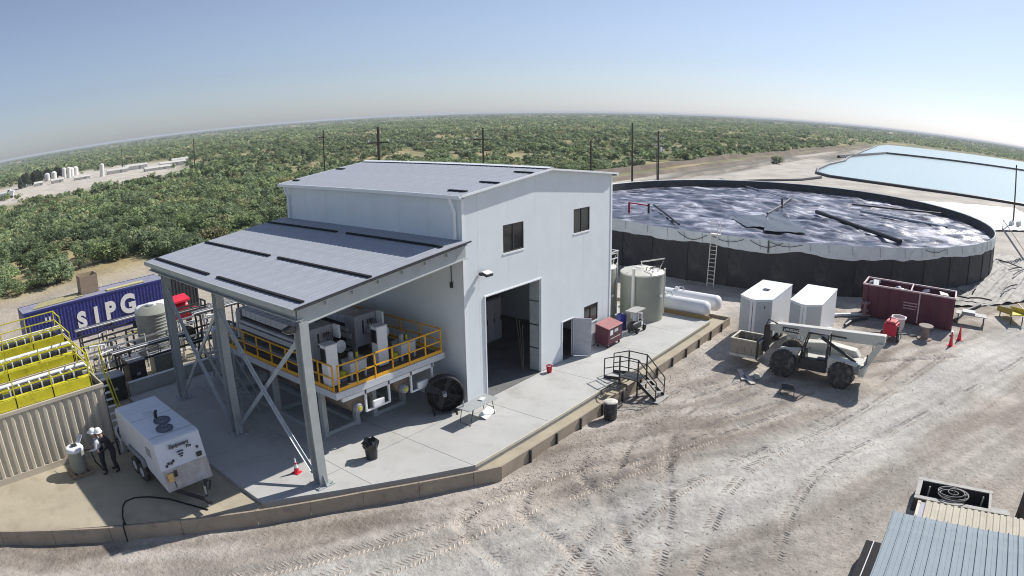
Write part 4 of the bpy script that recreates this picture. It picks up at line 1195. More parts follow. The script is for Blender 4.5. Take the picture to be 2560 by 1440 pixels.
#         0 pelvis        1 waist        2 chest        3 neck          4 head         5 crown
def figure(lean, armL, armR, legL, legR):
    j = [(0, 0, .98), (0, .02 + lean * .1, 1.12), (0, .03 + lean * .35, 1.38), (0, .03 + lean * .5, 1.54), (0, .06 + lean * .6, 1.66), (0, .07 + lean * .65, 1.78)]
    e = [(0, 1), (1, 2), (2, 3), (3, 4), (4, 5)]
    r = [(.185, .14), (.18, .135), (.20, .14), (.065, .065), (.09, .105), (.078, .09)]
    z = [1, 0, 0, 2, 2]
    def chain(root, pts, rad, zz):
        k = root
        for p, rr, q in zip(pts, rad, zz):
            j.append(p)
            r.append((rr, rr))
            e.append((k, len(j) - 1))
            z.append(q)
            k = len(j) - 1
        return k
    for s, arm in ((-1, armL), (1, armR)):
        sh = (s * .2, .03 + lean * .35, 1.43)
        k = chain(2, [sh] + arm, [.08, .06, .042], [0, 0, 0])
        hx, hy, hz = arm[-1]
        ux, uy, uz = [a - b for a, b in zip(arm[-1], arm[-2])]
        L = math.sqrt(ux * ux + uy * uy + uz * uz)
        ux, uy, uz = ux / L, uy / L, uz / L
        palm = chain(k, [(hx + ux * .08, hy + uy * .08, hz + uz * .08)], [.034], [2])
        for f in range(4):
            o_ = (f - 1.5) * .019
            L1 = (.036, .042, .04, .032)[f]
            chain(palm, [(hx + ux * .11 + o_ * abs(uz), hy + uy * .11 + o_ * (1 - abs(uz)), hz + uz * .11), (hx + ux * (.11 + L1) + o_ * abs(uz), hy + uy * (.11 + L1) + .012 + o_ * (1 - abs(uz)), hz + uz * (.11 + L1)), (hx + ux * (.11 + L1 * 1.7) + o_ * abs(uz), hy + uy * (.11 + L1 * 1.7) + .028, hz + uz * (.11 + L1 * 1.7))], [.009, .0085, .008], [2, 2, 2])
        chain(k, [(hx + ux * .04 - s * .03, hy + uy * .04 + .025, hz + uz * .05), (hx + ux * .08 - s * .04, hy + uy * .08 + .04, hz + uz * .09)], [.011, .009], [2, 2])
    for s, leg in ((-1, legL), (1, legR)):
        k = chain(0, [(s * .1, 0, .88)] + leg[:2], [.115, .085, .06], [1, 1, 1])
        a = leg[1]
        chain(k, [(a[0], a[1] + .02, .05), (a[0] + s * .02, a[1] + .17, .04)], [.05, .038], [3, 3])
    return j, e, r, z
MSHIRT = mat('shirt_grey', (.52, .53, .56), .85, 0, .1, 6)
MJEAN = mat('trousers_dark', (.022, .025, .035), .85, 0, .2, 6)
MBOOT = mat('boot_brown', (.05, .035, .025), .7)
MJACK = mat('jacket_black', (.016, .016, .02), .8, 0, .2, 6)
j, e, r, z = figure(.10, [(-.30, .10, 1.18), (-.22, .33, 1.12)], [(.30, .08, 1.18), (.22, .30, 1.08)], [(-.13, .03, .50), (-.14, -.06, .10)], [(.12, .06, .50), (.16, .05, .10)])
person('worker in grey shirt and white hard hat facing the drum', (-14.7, 6.75, -.12), R(62), j, e, r, z, (0, .085 + .06, 1.765), [MSHIRT, MJEAN, MSKIN, MBOOT])
j, e, r, z = figure(.5, [(-.30, .22, 1.16), (-.20, .45, 1.05)], [(.31, .22, 1.18), (.22, .48, 1.08)], [(-.12, .06, .48), (-.13, -.05, .10)], [(.12, .05, .48), (.13, .02, .10)])
person('worker in black clothes and pale hard hat beside the other', (-14.2, 6.62, -.12), R(80), j, e, r, z, (0, .36, 1.765), [MJACK, MJEAN, MSKIN, MBOOT])
hz_ = MB().path([(-13.5, 7.4, .2), (-13.45, 7.6, .6), (-13.5, 7.9, .95), (-13.3, 8.2, 1.05)], .06, 8).build('suction_hose', MMACL, smooth=True)
tag(hz_, 'pale hose curving up behind the workers', 'hose')
jb = thing('valve_cluster', 'dark valve and pipe cluster between the tan tank and the white trailer', 'valves', (-13.2, 8.6, -.12))
rr_ = random.Random(5)
for k in range(9):
    x, y = rr_.uniform(-.5, .5), rr_.uniform(-.7, .9)
    MB().path([(x, y, 0), (x, y, rr_.uniform(.3, .7)), (x + rr_.uniform(-.4, .4), y + .2, rr_.uniform(.4, .8))], .05, 8).build('pipe', MPIPE, jb, smooth=True)
    MB().lathe([(.02, .0), (.11, .01), (.11, .04), (.02, .05)], (x, y, .72), 12).build('hand_wheel', MRED if k % 3 == 0 else MPIPE, jb)

# tan process tanks with yellow walkways
def mud_tank(y0, y1, xl, xr, zt, label, k):
    t = thing('process_skid', label, 'skid', (xr, y0, -.12), group='tan tanks with yellow walkways')
    O_ = (-xr, -y0, .12)
    w_ = y1 - y0
    # corrugated long wall: folded sheet
    n = int((xr - xl) / .42)
    prof = []
    for i in range(n):
        c = xl + .12 + i * .42
        prof += [(c, 0), (c + .06, .07), (c + .22, .07), (c + .28, 0)]
    prof = [(xl, 0)] + prof + [(xr - .02, 0)]
    for yy, sg in ((y0, 1), (y1, -1)):
        m = MB()
        vs = [(x, yy + sg * d, .15) for x, d in prof] + [(x, yy + sg * d, zt - .14) for x, d in prof]
        q_ = len(prof)
        m.add(vs, [(i, i + 1, q_ + i + 1, q_ + i) for i in range(q_ - 1)])
        m.build('corrugated_wall', MCTAN, t, O_)
    for yy in (y0 + .04, y1 - .04):
        MB().box(xl, xr, yy - .07, yy + .07, zt - .14, zt).build('top_rail', MCTAN, t, O_)
        MB().box(xl, xr, yy - .06, yy + .06, -.12, .15).build('bottom_rail', MCTAN, t, O_)
    MB().box(xr - .06, xr, y0, y1, -.1, zt - .02).build('end_wall', MCTAN, t, O_)
    MB().box(xl, xr - .06, y0 + .12, y1 - .12, zt - .4, zt - .3).build('tank_top', MPIPE, t, O_)
    # yellow walkway fascia, treatment cells, white header pipe
    MB().box(xl, xr - .5, y0 + .1, y0 + .16, zt + .02, zt + .45).build('fascia', MYEL, t, O_)
    MB().box(xl, xr - .5, y0 + .16, y0 + .5, zt + .38, zt + .43).build('walkway', MYEL, t, O_)
    cm = MB().box(-.17, .17, -.28, .28, 0, .22).mesh('cell', MPIPE)
    wm = MB().box(-.035, .035, -.32, .32, 0, .30).mesh('cell_bar', MWHT)
    x = xr - .9
    i = 0
    while x > xl + .3:
        place('cell', cm, t, (x - xr, .95, zt + .35 + .12))
        place('cell_bar', wm, t, (x - .27 - xr, .95, zt + .33 + .12))
        x -= .55
        i += 1
        if i % 7 == 0:
            x -= .3
    MB().box(xl, xr - .7, y0 + .6, y0 + 1.3, zt - .05, zt + .345).build('cell_tray', MGRN, t, O_)
    MB().path([(xl, y0 + 1.5, zt + .6), (xr - .4, y0 + 1.5, zt + .6), (xr - .2, y0 + 1.5, zt + .3)], .09, 10).build('header_pipe', MWHT, t, O_, smooth=True)
    MB().box(xl, xr - .7, y1 - .3, y1 - .24, zt + .02, zt + .45).build('fascia', MYEL, t, O_)
    for yy in (y0 + .13, y1 - .27):
        for kx in range(int((xr - .5 - xl) / 1.9) + 1):
            px = xr - .55 - kx * 1.9
            MB().box(px - .03, px + .03, yy - .03, yy + .03, zt + .02, zt + 1.45).build('rail_post', MYEL, t, O_)
        for z_ in ((1.42, .95) if yy > y0 + 1 else (.85,)):
            MB().bar((xl, yy, zt + z_), (xr - .55, yy, zt + z_), .05, .05).build('rail', MYEL, t, O_)
    for z_ in (1.42, .95):
        MB().bar((xr - .55, y0 + .13, zt + z_), (xr - .55, y1 - .27, zt + z_), .05, .05).build('rail', MYEL, t, O_)
    return t
mud_tank(8.75, 11.15, -27, -13.35, 2.85, 'tan corrugated tank with yellow walkway, nearest of three rows', 0)
mud_tank(13.0, 15.2, -27, -13.0, 2.75, 'tan tank with yellow walkway, middle of three rows', 1)
mud_tank(16.8, 19.0, -27, -12.6, 2.7, 'tan tank with yellow walkway, row nearest the blue container', 2)
ys = thing('yellow_stair', 'yellow stair with white treads at the end of the nearest tan tank', 'stairs', (-12.95, 10.2, -.12))
for s in (-.35, .35):
    MB().bar((s, -1.2, .1), (s, 1.0, 2.9), .05, .2).build('stringer', MYEL, ys)
    MB().path([(s, -1.2, .2), (s, -1.2, 1.1), (s, 1.0, 3.9), (s, 1.0, 2.9)], .025, 6).build('handrail', MYEL, ys)
for i in range(10):
    MB().box(-.33, .33, -1.1 + i * .21, -.9 + i * .21, .3 + i * .26, .33 + i * .26).build('tread', MWHT, ys)

# blue shipping container with painted letters
def container(name, label, xl, xr, y0, y1, z0, h, m, group=None):
    t = thing(name, label, 'container', (xl, y0, z0), group=group)
    L = xr - xl
    n = int(L / .28)
    step = L / n
    for yy, sg in ((0, 1), (y1 - y0, -1)):
        prof = [(0, 0)]
        for i in range(n):
            c = i * step
            prof += [(c + .06, 0), (c + .10, .045), (c + .2, .045), (c + .24, 0)]
        prof.append((L, 0))
        q_ = len(prof)
        mm = MB().add([(x, yy + sg * (d + .03), .16) for x, d in prof] + [(x, yy + sg * (d + .03), h - .12) for x, d in prof], [(i, i + 1, q_ + i + 1, q_ + i) for i in range(q_ - 1)])
        mm.build('side_wall', m, t)
        MB().box(0, L, yy - .0 if sg > 0 else yy - .1, yy + .1 if sg > 0 else yy, h - .12, h).build('top_rail', m, t)
        MB().box(0, L, yy if sg > 0 else yy - .1, yy + .1 if sg > 0 else yy, 0, .16).build('bottom_rail', m, t)
    MB().box(0.02, L - .02, .1, y1 - y0 - .1, h - .06, h - .02).build('roof', mat('container_roof_worn', (.26, .26, .33), .6, 0, .2, 1.2, dirt=(.36, .33, .30), ds=1.1, dth=.5), t)
    for x in (0, L - .12):
        for yy in (-.004, y1 - y0 - .116):
            MB().box(x, x + .12, yy, yy + .12, .001, h + .006).build('corner_post', m, t)
    for xx in (0.0, L - .06):
        MB().box(xx, xx + .06, .12, y1 - y0 - .12, .1, h - .1).build('end_wall', m, t)
    return t
ct = container('shipping_container', 'dark blue corrugated shipping container lettered SIPG', -13.6, -1.4, 28.9, 31.34, GZ, 2.75, MBLU)
for k, ch in enumerate('SIPG'):
    text_part(ch, (1.55, 1.5, 1.65, 1.8)[k], MLTXT, ct, ((4.75, 6.0, 7.2, 8.75)[k], .005, (1.2, 1.3, 1.36, 1.5)[k]), (R(90), 0, 0), bold=.085, ext=.02)
for k in range(2):
    MB().box(1.75 + k * .32, 1.9 + k * .32, -.01, .02, 1.75, 2.1).build('mark', MLTXT, ct)
cb = thing('crate_box', 'tall tan plywood box standing on the blue container roof', 'box', (-7.5, 30.2, GZ + 2.76))
MB().box(-.75, .75, -.04, 0, 0, 1.25).build('front_panel', MWOOD, cb)
MB().box(-.75, -.70, 0, 1.0, 0, 1.3).build('side_panel', MWOOD, cb)
MB().prism([(.70, 0, 0), (.75, 0, 0), (.75, 1.0, 0), (.70, 1.0, 0)], (.0, 0, 1.35)).build('side_panel', mat('ply_light', (.5, .4, .25), .8, 0, .15), cb)
MB().box(-.75, .75, 1.0, 1.04, 0, 1.35).build('back_panel', mat('ply_light', (.5, .4, .25), .8, 0, .15), cb)
for k in range(6):
    pk = MB().box(0, 4.2 if k % 2 else 3.6, 0, .14, 0, .05).build('timber_plank', mat('plank_yellow', (.52, .47, .24), .8, 0, .15, 2), None, (-12.6 + .15 * k, 29.4 + .27 * k, GZ + 2.76), R(1))
    tag(pk, ('nearest', 'second', 'third', 'fourth', 'fifth', 'farthest')[k] + ' pale timber plank lying on the blue container roof', 'plank', 'planks on the container roof')
pk = MB().box(0, 3.2, 0, .5, 0, .06).build('timber_board', mat('plank_yellow', (.52, .47, .24), .8), None, (-6.3, 29.3, GZ + 2.76), R(1))
tag(pk, 'wide pale board on the container roof right of the tan box', 'board')
# bits around the container
gt = thing('grey_tank', 'ribbed grey cylindrical tank behind the last canopy column', 'tank', (-6.35, 19.6, -.12))
MB().lathe([(1.15, 0), (1.15, 2.55)], n=36, cap=False).build('shell', mat('tank_grey', (.30, .31, .28), .6, 0, .1), gt, smooth=True)
for k in range(12):
    MB().lathe([(1.152, .2 + k * .19), (1.18, .25 + k * .19), (1.152, .3 + k * .19)], n=36, cap=False).build('rib', mat('tank_grey', (.30, .31, .28), .6), gt, smooth=True)
MB().lathe([(1.18, 2.5), (1.18, 2.6), (.8, 2.85), (.25, 2.95), (.01, 2.95)], n=36, cap=False).build('top', MGRN, gt, smooth=True)
MB().lathe([(.3, 2.9), (.3, 3.05), (.02, 3.07)], n=20, cap=False).build('hatch', MWHT, gt)
wt = thing('white_vessel', 'white horizontal vessel resting above the grey tank', 'vessel', (-5.6, 21.5, -.12))
MB().lathe([(.02, -1.3), (.3, -1.2), (.42, -.95), (.42, .95), (.3, 1.2), (.02, 1.3)], (0, 0, 2.2), 20, 'X').build('shell', MWHT, wt, smooth=True)
for s in (-.8, .8):
    MB().box(s - .06, s + .06, -.3, .3, 0, 1.85).build('leg', MMAC, wt)
def pipe_rack(label, x, y, L, h, k):
    t = thing('pipe_rack', label, 'pipe rack', (x, y, -.12), group='pipe racks behind the canopy')
    for s in (0, .5, 1):
        for yy in (0, .7):
            MB().box(L * s - .05, L * s + .05, yy - .05, yy + .05, 0, h).build('post', MPIPE, t)
        MB().bar((L * s, -.1, h), (L * s, .8, h), .08, .1).build('cross_beam', MPIPE, t)
    for i in range(5):
        MB().path([(-.3, .05 + .15 * i, h + .13), (L * .6, .05 + .15 * i, h + .13), (L * .62, .05 + .15 * i, h - .3 - .1 * i), (L + .4, .05 + .15 * i, h - .3 - .1 * i)], .055, 8).build('pipe', (MPIPE, MWHT, MPIPE, MGAL, MPIPE)[i], t, smooth=True)
    return t
pipe_rack('dark pipe rack in front of the blue container', -10.6, 22.8, 9.5, 1.5, 0)
pipe_rack('dark pipe rack between the grey tank and the canopy', -10.5, 15.0, 7.5, 1.9, 1)
pipe_rack('dark pipe rack right of the grey tank', -4.6, 16.2, 6.0, 2.5, 2)
rm = thing('red_pump_skid', 'bright red pump set seen behind the canopy columns', 'pump', (-3.1, 23.5, -.12))
MB().box(-.6, 1.0, -.5, .5, .5, .9).build('base', MRED, rm, bevel=.03)
MB().lathe([(.3, -.6), (.34, -.5), (.34, .5), (.3, .6)], (.3, 0, 1.3), 16, 'X').build('motor', MRED, rm, smooth=True)
MB().prism([(-.7, -.5, 1.7), (1.0, -.5, 1.75), (1.0, .5, 1.95), (-.7, .5, 1.9)], (0, 0, .12)).build('cover', mat('red_bright', (.75, .03, .06), .4), rm)
MB().lathe([(.02, -.2), (.28, -.18), (.28, .1), (.02, .12)], (1.4, -.2, .9), 16, 'Y').build('volute', MRED, rm, smooth=True)
for s in (-.5, .9):
    MB().box(s - .06, s + .06, -.4, .4, 0, .5).build('leg', MPIPE, rm)
for k, (x, y, a, b, h, m_, lb) in enumerate(((-11.4, 14.2, 1.3, 1.0, 1.3, MBLK, 'black bin against the tan tank behind the trailer'), (-9.6, 15.2, 1.0, 1.2, 1.5, MPIPE, 'dark box-shaped filter under the pipe rack'),
                                             (-2.6, 14.8, 1.4, 1.0, 1.7, MMAC, 'grey cabinet behind the canopy near the building'), (-7.4, 16.0, 1.6, .9, 1.1, MGRN, 'olive low cabinet in front of the grey tank'))):
    t = thing('equipment_box', lb, 'equipment', (x, y, -.12))
    MB().box(-a / 2, a / 2, -b / 2, b / 2, .1, h).build('body', m_, t, bevel=.03)
    MB().box(-a / 2 - .02, a / 2 + .02, -b / 2 - .02, b / 2 + .02, h, h + .05).build('lid', MMAC, t)
    for s in (-1, 1):
        MB().box(s * a * .4 - .06, s * a * .4 + .06, -b * .4, b * .4, 0, .1).build('skid', MPIPE, t)
    MB().box(-.12, .12, -b / 2 - .03, -b / 2, h * .5, h * .6).build('handle', MGAL, t)
lw = thing('kerb_wall', 'low concrete kerb wall behind the last canopy column', 'wall', (-8, 13.9, -.12))
MB().box(-2.6, 7.4, -.08, .08, 0, .75).build('stem', MCONC, lw)
MB().box(-2.6, 7.4, -.1, .1, .75, .79).build('cap', MTRIM, lw)
fr = thing('reel_frame', 'white tubular frame with a cable reel behind the canopy', 'reel', (-5.0, 17.4, -.12))
MB().path([(-.5, 0, 0), (-.5, 0, 2.0), (.5, 0, 2.0), (.5, 0, 0)], .06, 8).build('frame', MWHT, fr)
MB().path([(-.5, 0, .1), (-.5, 1.0, .1), (.5, 1.0, .1), (.5, 0, .1)], .05, 8).build('foot', MWHT, fr)
MB().lathe([(.45, -.15), (.45, -.12), (.2, -.12), (.2, .12), (.45, .12), (.45, .15)], (0, 0, 1.3), 22, 'Y').build('reel', MPIPE, fr, smooth=True)
vent = container('dark_container', 'dark grey container end behind the blue container', -1.0, 1.4, 29.2, 31.5, GZ, 2.6, MPIPE)
ld = thing('ladder_stack', 'aluminium ladder lying across frames behind the canopy', 'ladder', (.6, 22.0, 1.2))
for s in (-.22, .22):
    MB().bar((-1.8, s, 0), (1.8, s, .12), .04, .08).build('stile', MGAL, ld)
for i in range(10):
    MB().bar((-1.6 + i * .36, -.2, .01 + .012 * i), (-1.6 + i * .36, .2, .01 + .012 * i), .04, .03).build('rung', MGAL, ld)
for s in (-1.5, 1.5):
    MB().box(s - .05, s + .05, -.3, .3, -1.8, -.05).build('trestle', MPIPE, ld)

pc = thing('pipe_manifold', 'tangle of dark and pale pipes behind the canopy columns', 'pipes', (-7.0, 16.5, -.12))
rr_ = random.Random(21)
for k in range(46):
    x, y = rr_.uniform(-4.6, 5.5), rr_.uniform(-1.5, 5.0)
    h = rr_.uniform(.5, 2.1)
    a = rr_.uniform(-1.6, 1.6)
    MB().path([(x, y, 0), (x, y, h), (x + a, y + .1, h + .05), (x + a, y + .1, rr_.uniform(.1, h))], rr_.choice((.03, .05, .07)), 6).build('pipe', rr_.choice((MPIPE, MPIPE, MGAL, MWHT, MMAC)), pc, smooth=True)
for k in range(7):
    y = -1.2 + k * .9
    MB().bar((-4.5, y, 1.25 + .1 * k), (4.5, y + .1, 1.4 + .1 * k), .06, .1).build('beam', rr_.choice((MPIPE, MGAL)), pc)
for k in range(10):
    x, y = rr_.uniform(-4.5, 5), rr_.uniform(-1, 5)
    MB().lathe([(.12, 0), (.16, .05), (.16, .3), (.1, .36)], (x, y, rr_.uniform(.2, 1.6)), 12).build('pump_body', rr_.choice((MMACL, MPIPE, MWHT, MGRN)), pc, smooth=True)
for k, (xa, ya, xb, yb) in ((0, (-11.5, 21.0, -5.5, 21.3)), (2, (-4.4, 15.2, 1.0, 15.4))):
    t = thing('guard_railing', ('pale yellow guard railing in front of the blue container', 'yellow guard railing at the end of the tan tanks', 'yellow guard railing behind the canopy near the building')[k], 'railing', (xa, ya, -.12), group='guard railings behind the canopy')
    n_ = 5
    for i in range(n_ + 1):
        MB().box((xb - xa) * i / n_ - .025, (xb - xa) * i / n_ + .025, (yb - ya) * i / n_ - .025, (yb - ya) * i / n_ + .025, 0, 1.15).build('post', MYEL, t)
    for z_ in (1.13, .6):
        MB().bar((0, 0, z_), (xb - xa, yb - ya, z_), .05, .05).build('rail', MYEL, t)
# ================================================================== RIGHT YARD
def cargo_trailer(label, x, y, hatch):
    t = thing('cargo_trailer', label, 'trailer', (x, y, GZ), group='white cargo trailers')
    L, w_, z0, z1 = 4.3, 1.02, .45, 2.85
    base = [(-.75, 0.0), (-.1, -w_), (L, -w_), (L, w_), (-.1, w_)]
    base = [(-.75, -.14), (-.1, -w_), (L, -w_), (L, w_), (-.1, w_), (-.75, .14)]
    MB().prism([(a, b, z0) for a, b in base], (0, 0, z1 - z0)).build('body', MWHT, t, bevel=.02)
    MB().prism([(a * 1.004 - .02, b * 1.02, z1 + .002) for a, b in base], (0, 0, .05)).build('roof_cap', MTRIM, t, bevel=.015)
    if hatch:
        MB().box(1.6, 2.0, -.2, .2, z1 + .055, z1 + .10).build('roof_vent', MBLK, t)
    gw = mat('trailer_panel', (.46, .48, .49), .5, 0, .05)
    for s in (-1, 1):
        a, b = Vector((-.75, s * .14, 0)), Vector((-.1, s * w_, 0))
        nrm = Vector((-(b - a).y, (b - a).x, 0)).normalized() * (-.006 if s < 0 else .006)
        if nrm.x > 0:
            nrm = -nrm
        p, q_ = a.lerp(b, .06) + nrm, a.lerp(b, .96) + nrm
        MB().bar((p.x, p.y, 1.72), (q_.x, q_.y, 1.72), .012, 2.1).build('nose_panel', gw, t)
        for xx in (1.6, 2.35):
            wl = MB().lathe([(.2, -.1), (.31, -.11), (.35, -.05), (.35, .05), (.31, .11), (.2, .1)], (xx, s * (w_ + .02), .35), 22, 'Y').build('wheel', MTYRE, t, smooth=True)
            MB().lathe([(.17, -.115), (.2, -.1), (.2, .1), (.17, .115)], (xx, s * (w_ + .02), .35), 16, 'Y').build('rim', MMACL, wl, smooth=True)
        MB().box(1.15, 2.8, s * w_ - (.0 if s < 0 else .0), s * (w_ + .2), .74, .78).build('mudguard', MWHT, t) if s > 0 else MB().box(1.15, 2.8, -(w_ + .2), -w_, .74, .78).build('mudguard', MWHT, t)
        MB().bar((-.2, s * .75, .42), (-1.75, s * .05, .40), .06, .1).build('tongue_beam', MBLK, t)
        MB().box(-.12, L, s * .8 - .04, s * .8 + .04, .35, .45).build('chassis_rail', MBLK, t)
    MB().box(-.765, -.735, -.015, .015, .6, 2.7).build('nose_trim', MBLK if hatch else MMAC, t)
    MB().tube((-1.55, 0, 0), (-1.55, 0, .75), .04, 8).build('jack', MGAL, t)
    MB().box(-1.95, -1.7, -.06, .06, .36, .46).build('coupler', MBLK, t)
    if hatch:
        MB().box(-.42, -.3, -.66, -.52, 2.35, 2.5).build('emblem', MDTXT, t)
    return t
cargo_trailer('white V-nose cargo trailer with dark roof vent, beside the bullet tanks', 17.4, -7.0, True)
cargo_trailer('white V-nose cargo trailer nearer the maroon bin, plain roof', 18.1, -9.95, False)
gw_ = thing('water_jug', 'white jug cooler hooked at the nose of the plain cargo trailer', 'cooler', (17.7, -11.4, GZ))
MB().lathe([(.24, .7), (.26, .75), (.26, 1.35), (.2, 1.42)], n=18).build('jug', MWHT, gw_, smooth=True)
MB().lathe([(.15, 0), (.15, .7)], n=14).build('stand', MPIPE, gw_)

# telescopic handler
th = thing('telehandler', 'dusty white telescopic handler with boom carrying a plywood crate', 'telehandler', (14.2, -11.75, GZ))
MTB = mat('boom_grey_white', (.56, .56, .50), .5, 0, .08, 2, dirt=(.40, .36, .30), ds=1.2, dth=.55)
def tele_wheel(x, y):
    wl = MB().lathe([(.34, -.2), (.58, -.22), (.7, -.15), (.72, -.05), (.72, .05), (.7, .15), (.58, .22), (.34, .2)], (x, y, .72), 30, 'X').build('wheel', MTYRE, th, smooth=True)
    MB().lathe([(.12, -.17), (.33, -.2), (.36, -.12), (.36, .12), (.33, .2), (.12, .17)], (x, y, .72), 20, 'X').build('rim', mat('rim_dusty', (.26, .245, .215), .7), wl, smooth=True)
    MB().lathe([(.11, -.22), (.13, 0), (.11, .22)], (x, y, .72), 12, 'X').build('hub', MPIPE, wl)
    lg = MB()
    for i in range(22):
        a = i * 2 * math.pi / 22
        for s in (-1, 1):
            c, sn = math.cos(a + s * .05), math.sin(a + s * .05)
            lg.bar((x + s * .02, y + c * .72, .72 + sn * .72), (x + s * .21, y + math.cos(a + s * .05 + .13) * .715, .72 + math.sin(a + s * .05 + .13) * .715), .07, .05)
    o = lg.build('tread_lugs', MTYRE, wl)
    o['kind'] = 'stuff'
for x in (-1.05, 1.05):
    for y in (1.62, -1.68):
        tele_wheel(x, y)
MB().prism([(-.55, 2.4, .65), (-.55, -2.6, .65), (-.55, -2.9, .95), (-.55, -2.6, 1.25), (-.55, 2.2, 1.1)], (1.1, 0, 0)).build('chassis', MTB, th, bevel=.03)
for y in (1.62, -1.68):
    MB().lathe([(.14, -.9), (.16, 0), (.14, .9)], (0, y, .72), 12, 'X').build('axle', MPIPE, th, smooth=True)
eng = MB().prism([(.55, -2.3, .75), (.55, 1.0, .75), (.55, 1.0, 1.55), (.55, -.3, 1.7), (.55, -2.1, 1.55), (.55, -2.4, 1.2)], (.65, 0, 0)).build('engine_hood', MTB, th, bevel=.06)
MB().prism([(-1.15, -2.1, .8), (-1.15, -.85, .8), (-1.15, -.85, 1.5), (-1.15, -2.0, 1.45)], (.58, 0, 0)).build('side_tank', MTB, th, bevel=.05)
MB().prism([(-.9, 2.25, 1.15), (-.9, .9, 1.2), (-.9, .8, 1.55), (-.9, 1.9, 1.4)], (.5, 0, 0)).build('front_fender', MTB, th, bevel=.05)
MB().prism([(-1.2, -2.5, 1.32), (-1.2, -.95, 1.5), (-1.2, -.95, 1.55), (-1.2, -2.5, 1.37)], (.5, 0, 0)).build('rear_fender', MTB, th)
# cab cage on the near side
cg = thing if False else None
cab_o = MB().box(-1.15, -.4, -.85, .75, .65, .95).build('cab_floor', MBLK, th)
for x in (-1.12, -.42):
    MB().path([(x, .75, .95), (x, .6, 1.7), (x, .35, 2.62), (x, -.75, 2.68), (x, -.85, .95)], .045, 6).build('cab_pillar', MBLK, cab_o)
MB().box(-1.15, -.39, -.8, .38, 2.66, 2.70).build('cab_roof', MBLK, cab_o, bevel=.02)
MB().box(-1.0, -.55, -.75, -.2, .95, 1.3).build('seat', MBLK, cab_o, bevel=.05)
MB().box(-1.0, -.55, -.8, -.68, 1.3, 1.95).build('seat_back', MBLK, cab_o, bevel=.05)
MB().prism([(-1.05, .35, .95), (-1.05, .7, .95), (-1.05, .62, 1.55), (-1.05, .45, 1.6)], (.6, 0, 0)).build('dashboard', MBLK, cab_o)
MB().lathe([(.16, 1.7), (.18, 1.715), (.16, 1.73)], (-.78, .38, 0), 16, cap=False).build('steering_wheel', MBLK, cab_o)
MB().box(-1.16, -1.12, -.8, .6, .95, 1.25).build('door', MBLK, cab_o)
# boom
by0, by1, bz0, bz1 = 2.55, -3.75, 2.25, 2.55
dirb = Vector((0, by0 - by1, bz0 - bz1)).normalized()
bo = MB().prism([(-.05, by0, bz0 + .22), (-.05, by1, bz1 + .26), (-.05, by1, bz1 - .18), (-.05, by1 + .3, bz1 - .3), (-.05, by0, bz0 - .28)], (.5, 0, 0)).build('boom', MTB, th, bevel=.02)
MB().bar((-.06, by0 - .02, bz0 + .235), (-.06, by1 + .05, bz1 + .275), .03, .03).build('boom_edge', MWHT, bo)
MB().prism([(.0, by0, bz0 + .16), (.0, by0 + .35, bz0 + .14), (.0, by0 + .35, bz0 - .2), (.0, by0, bz0 - .22)], (.4, 0, 0)).build('inner_boom', MTB, bo)
pl_ = MB().box(-.075, -.055, 1.15, 2.1, bz0 - .12, bz0 + .14).build('name_plate', MBLK, bo)
text_part('MUSTANG', .17, MLTXT, pl_, (-.08, 1.5, bz0 + .01), (R(90), 0, R(-90)), bold=.004)
MB().prism([(-.082, 1.92, bz0 - .06), (-.082, 2.02, bz0 - .06), (-.082, 1.97, bz0 + .07)], (.008, 0, 0)).build('emblem', MLTXT, pl_)
MB().box(-.075, -.055, -1.6, -.5, bz0 + .08, bz0 + .16).build('marking', MBLK, bo)
MB().tube((-.2, -2.3, 1.2), (-.15, -.2, 2.2), .09, 10).build('lift_cylinder', MPIPE, th, smooth=True)
MB().tube((-.15, -.2, 2.2), (-.1, .5, 2.45), .05, 10).build('lift_rod', MGAL, th, smooth=True)
MB().prism([(-.2, -2.6, 1.0), (-.2, -3.4, 2.4), (-.2, -3.75, 2.4), (-.2, -2.9, .9)], (.12, 0, 0)).build('rear_upright', MTB, th)
MB().prism([(.5, -2.6, 1.0), (.5, -3.4, 2.4), (.5, -3.75, 2.4), (.5, -2.9, .9)], (.12, 0, 0)).build('rear_upright', MTB, th)
MB().prism([(-.9, -2.95, .7), (.9, -2.95, .7), (.9, -2.6, .7), (-.9, -2.6, .7)], (0, 0, .55)).build('counterweight', MTB, th, bevel=.05)
for x in (-1.0, 1.0):
    MB().path([(x, -2.7, 1.2), (x, -3.0, 1.5), (x, -3.0, 2.0)], .03, 6).build('rear_rail', MBLK, th)
# boom head and fork carriage
MB().prism([(-.1, 2.85, 2.4), (-.1, 3.15, 2.3), (-.1, 3.2, .9), (-.1, 2.95, .75), (-.1, 2.8, 1.6)], (.6, 0, 0)).build('boom_head', MBLK, th, bevel=.03)
car = MB().box(-.75, 1.0, 3.2, 3.28, .55, .65).build('fork_carriage', MBLK, th)
for z_ in (.55, 1.0, 1.45):
    MB().box(-.75, 1.0, 3.22, 3.32, z_, z_ + .1).build('carriage_bar', MBLK, car)
for x in (-.72, -.2, .45, .97):
    MB().box(x - .04, x + .04, 3.2, 3.3, .5, 1.55).build('carriage_upright', MBLK, car)
for x in (-.45, .7):
    MB().box(x - .06, x + .06, 3.3, 3.38, .42, 1.5).build('fork_shank', MBLK, car)
    MB().prism([(x - .06, 3.3, .42), (x - .06, 4.6, .44), (x - .06, 4.6, .46), (x - .06, 3.3, .49)], (.12, 0, 0)).build('fork_tine', MBLK, car)
MB().path([(-.1, 2.4, 2.5), (-.2, 2.9, 2.7), (-.1, 3.1, 2.2), (-.05, 3.1, 1.5)], .03, 6).build('hydraulic_hose', MDARK, th, smooth=True)
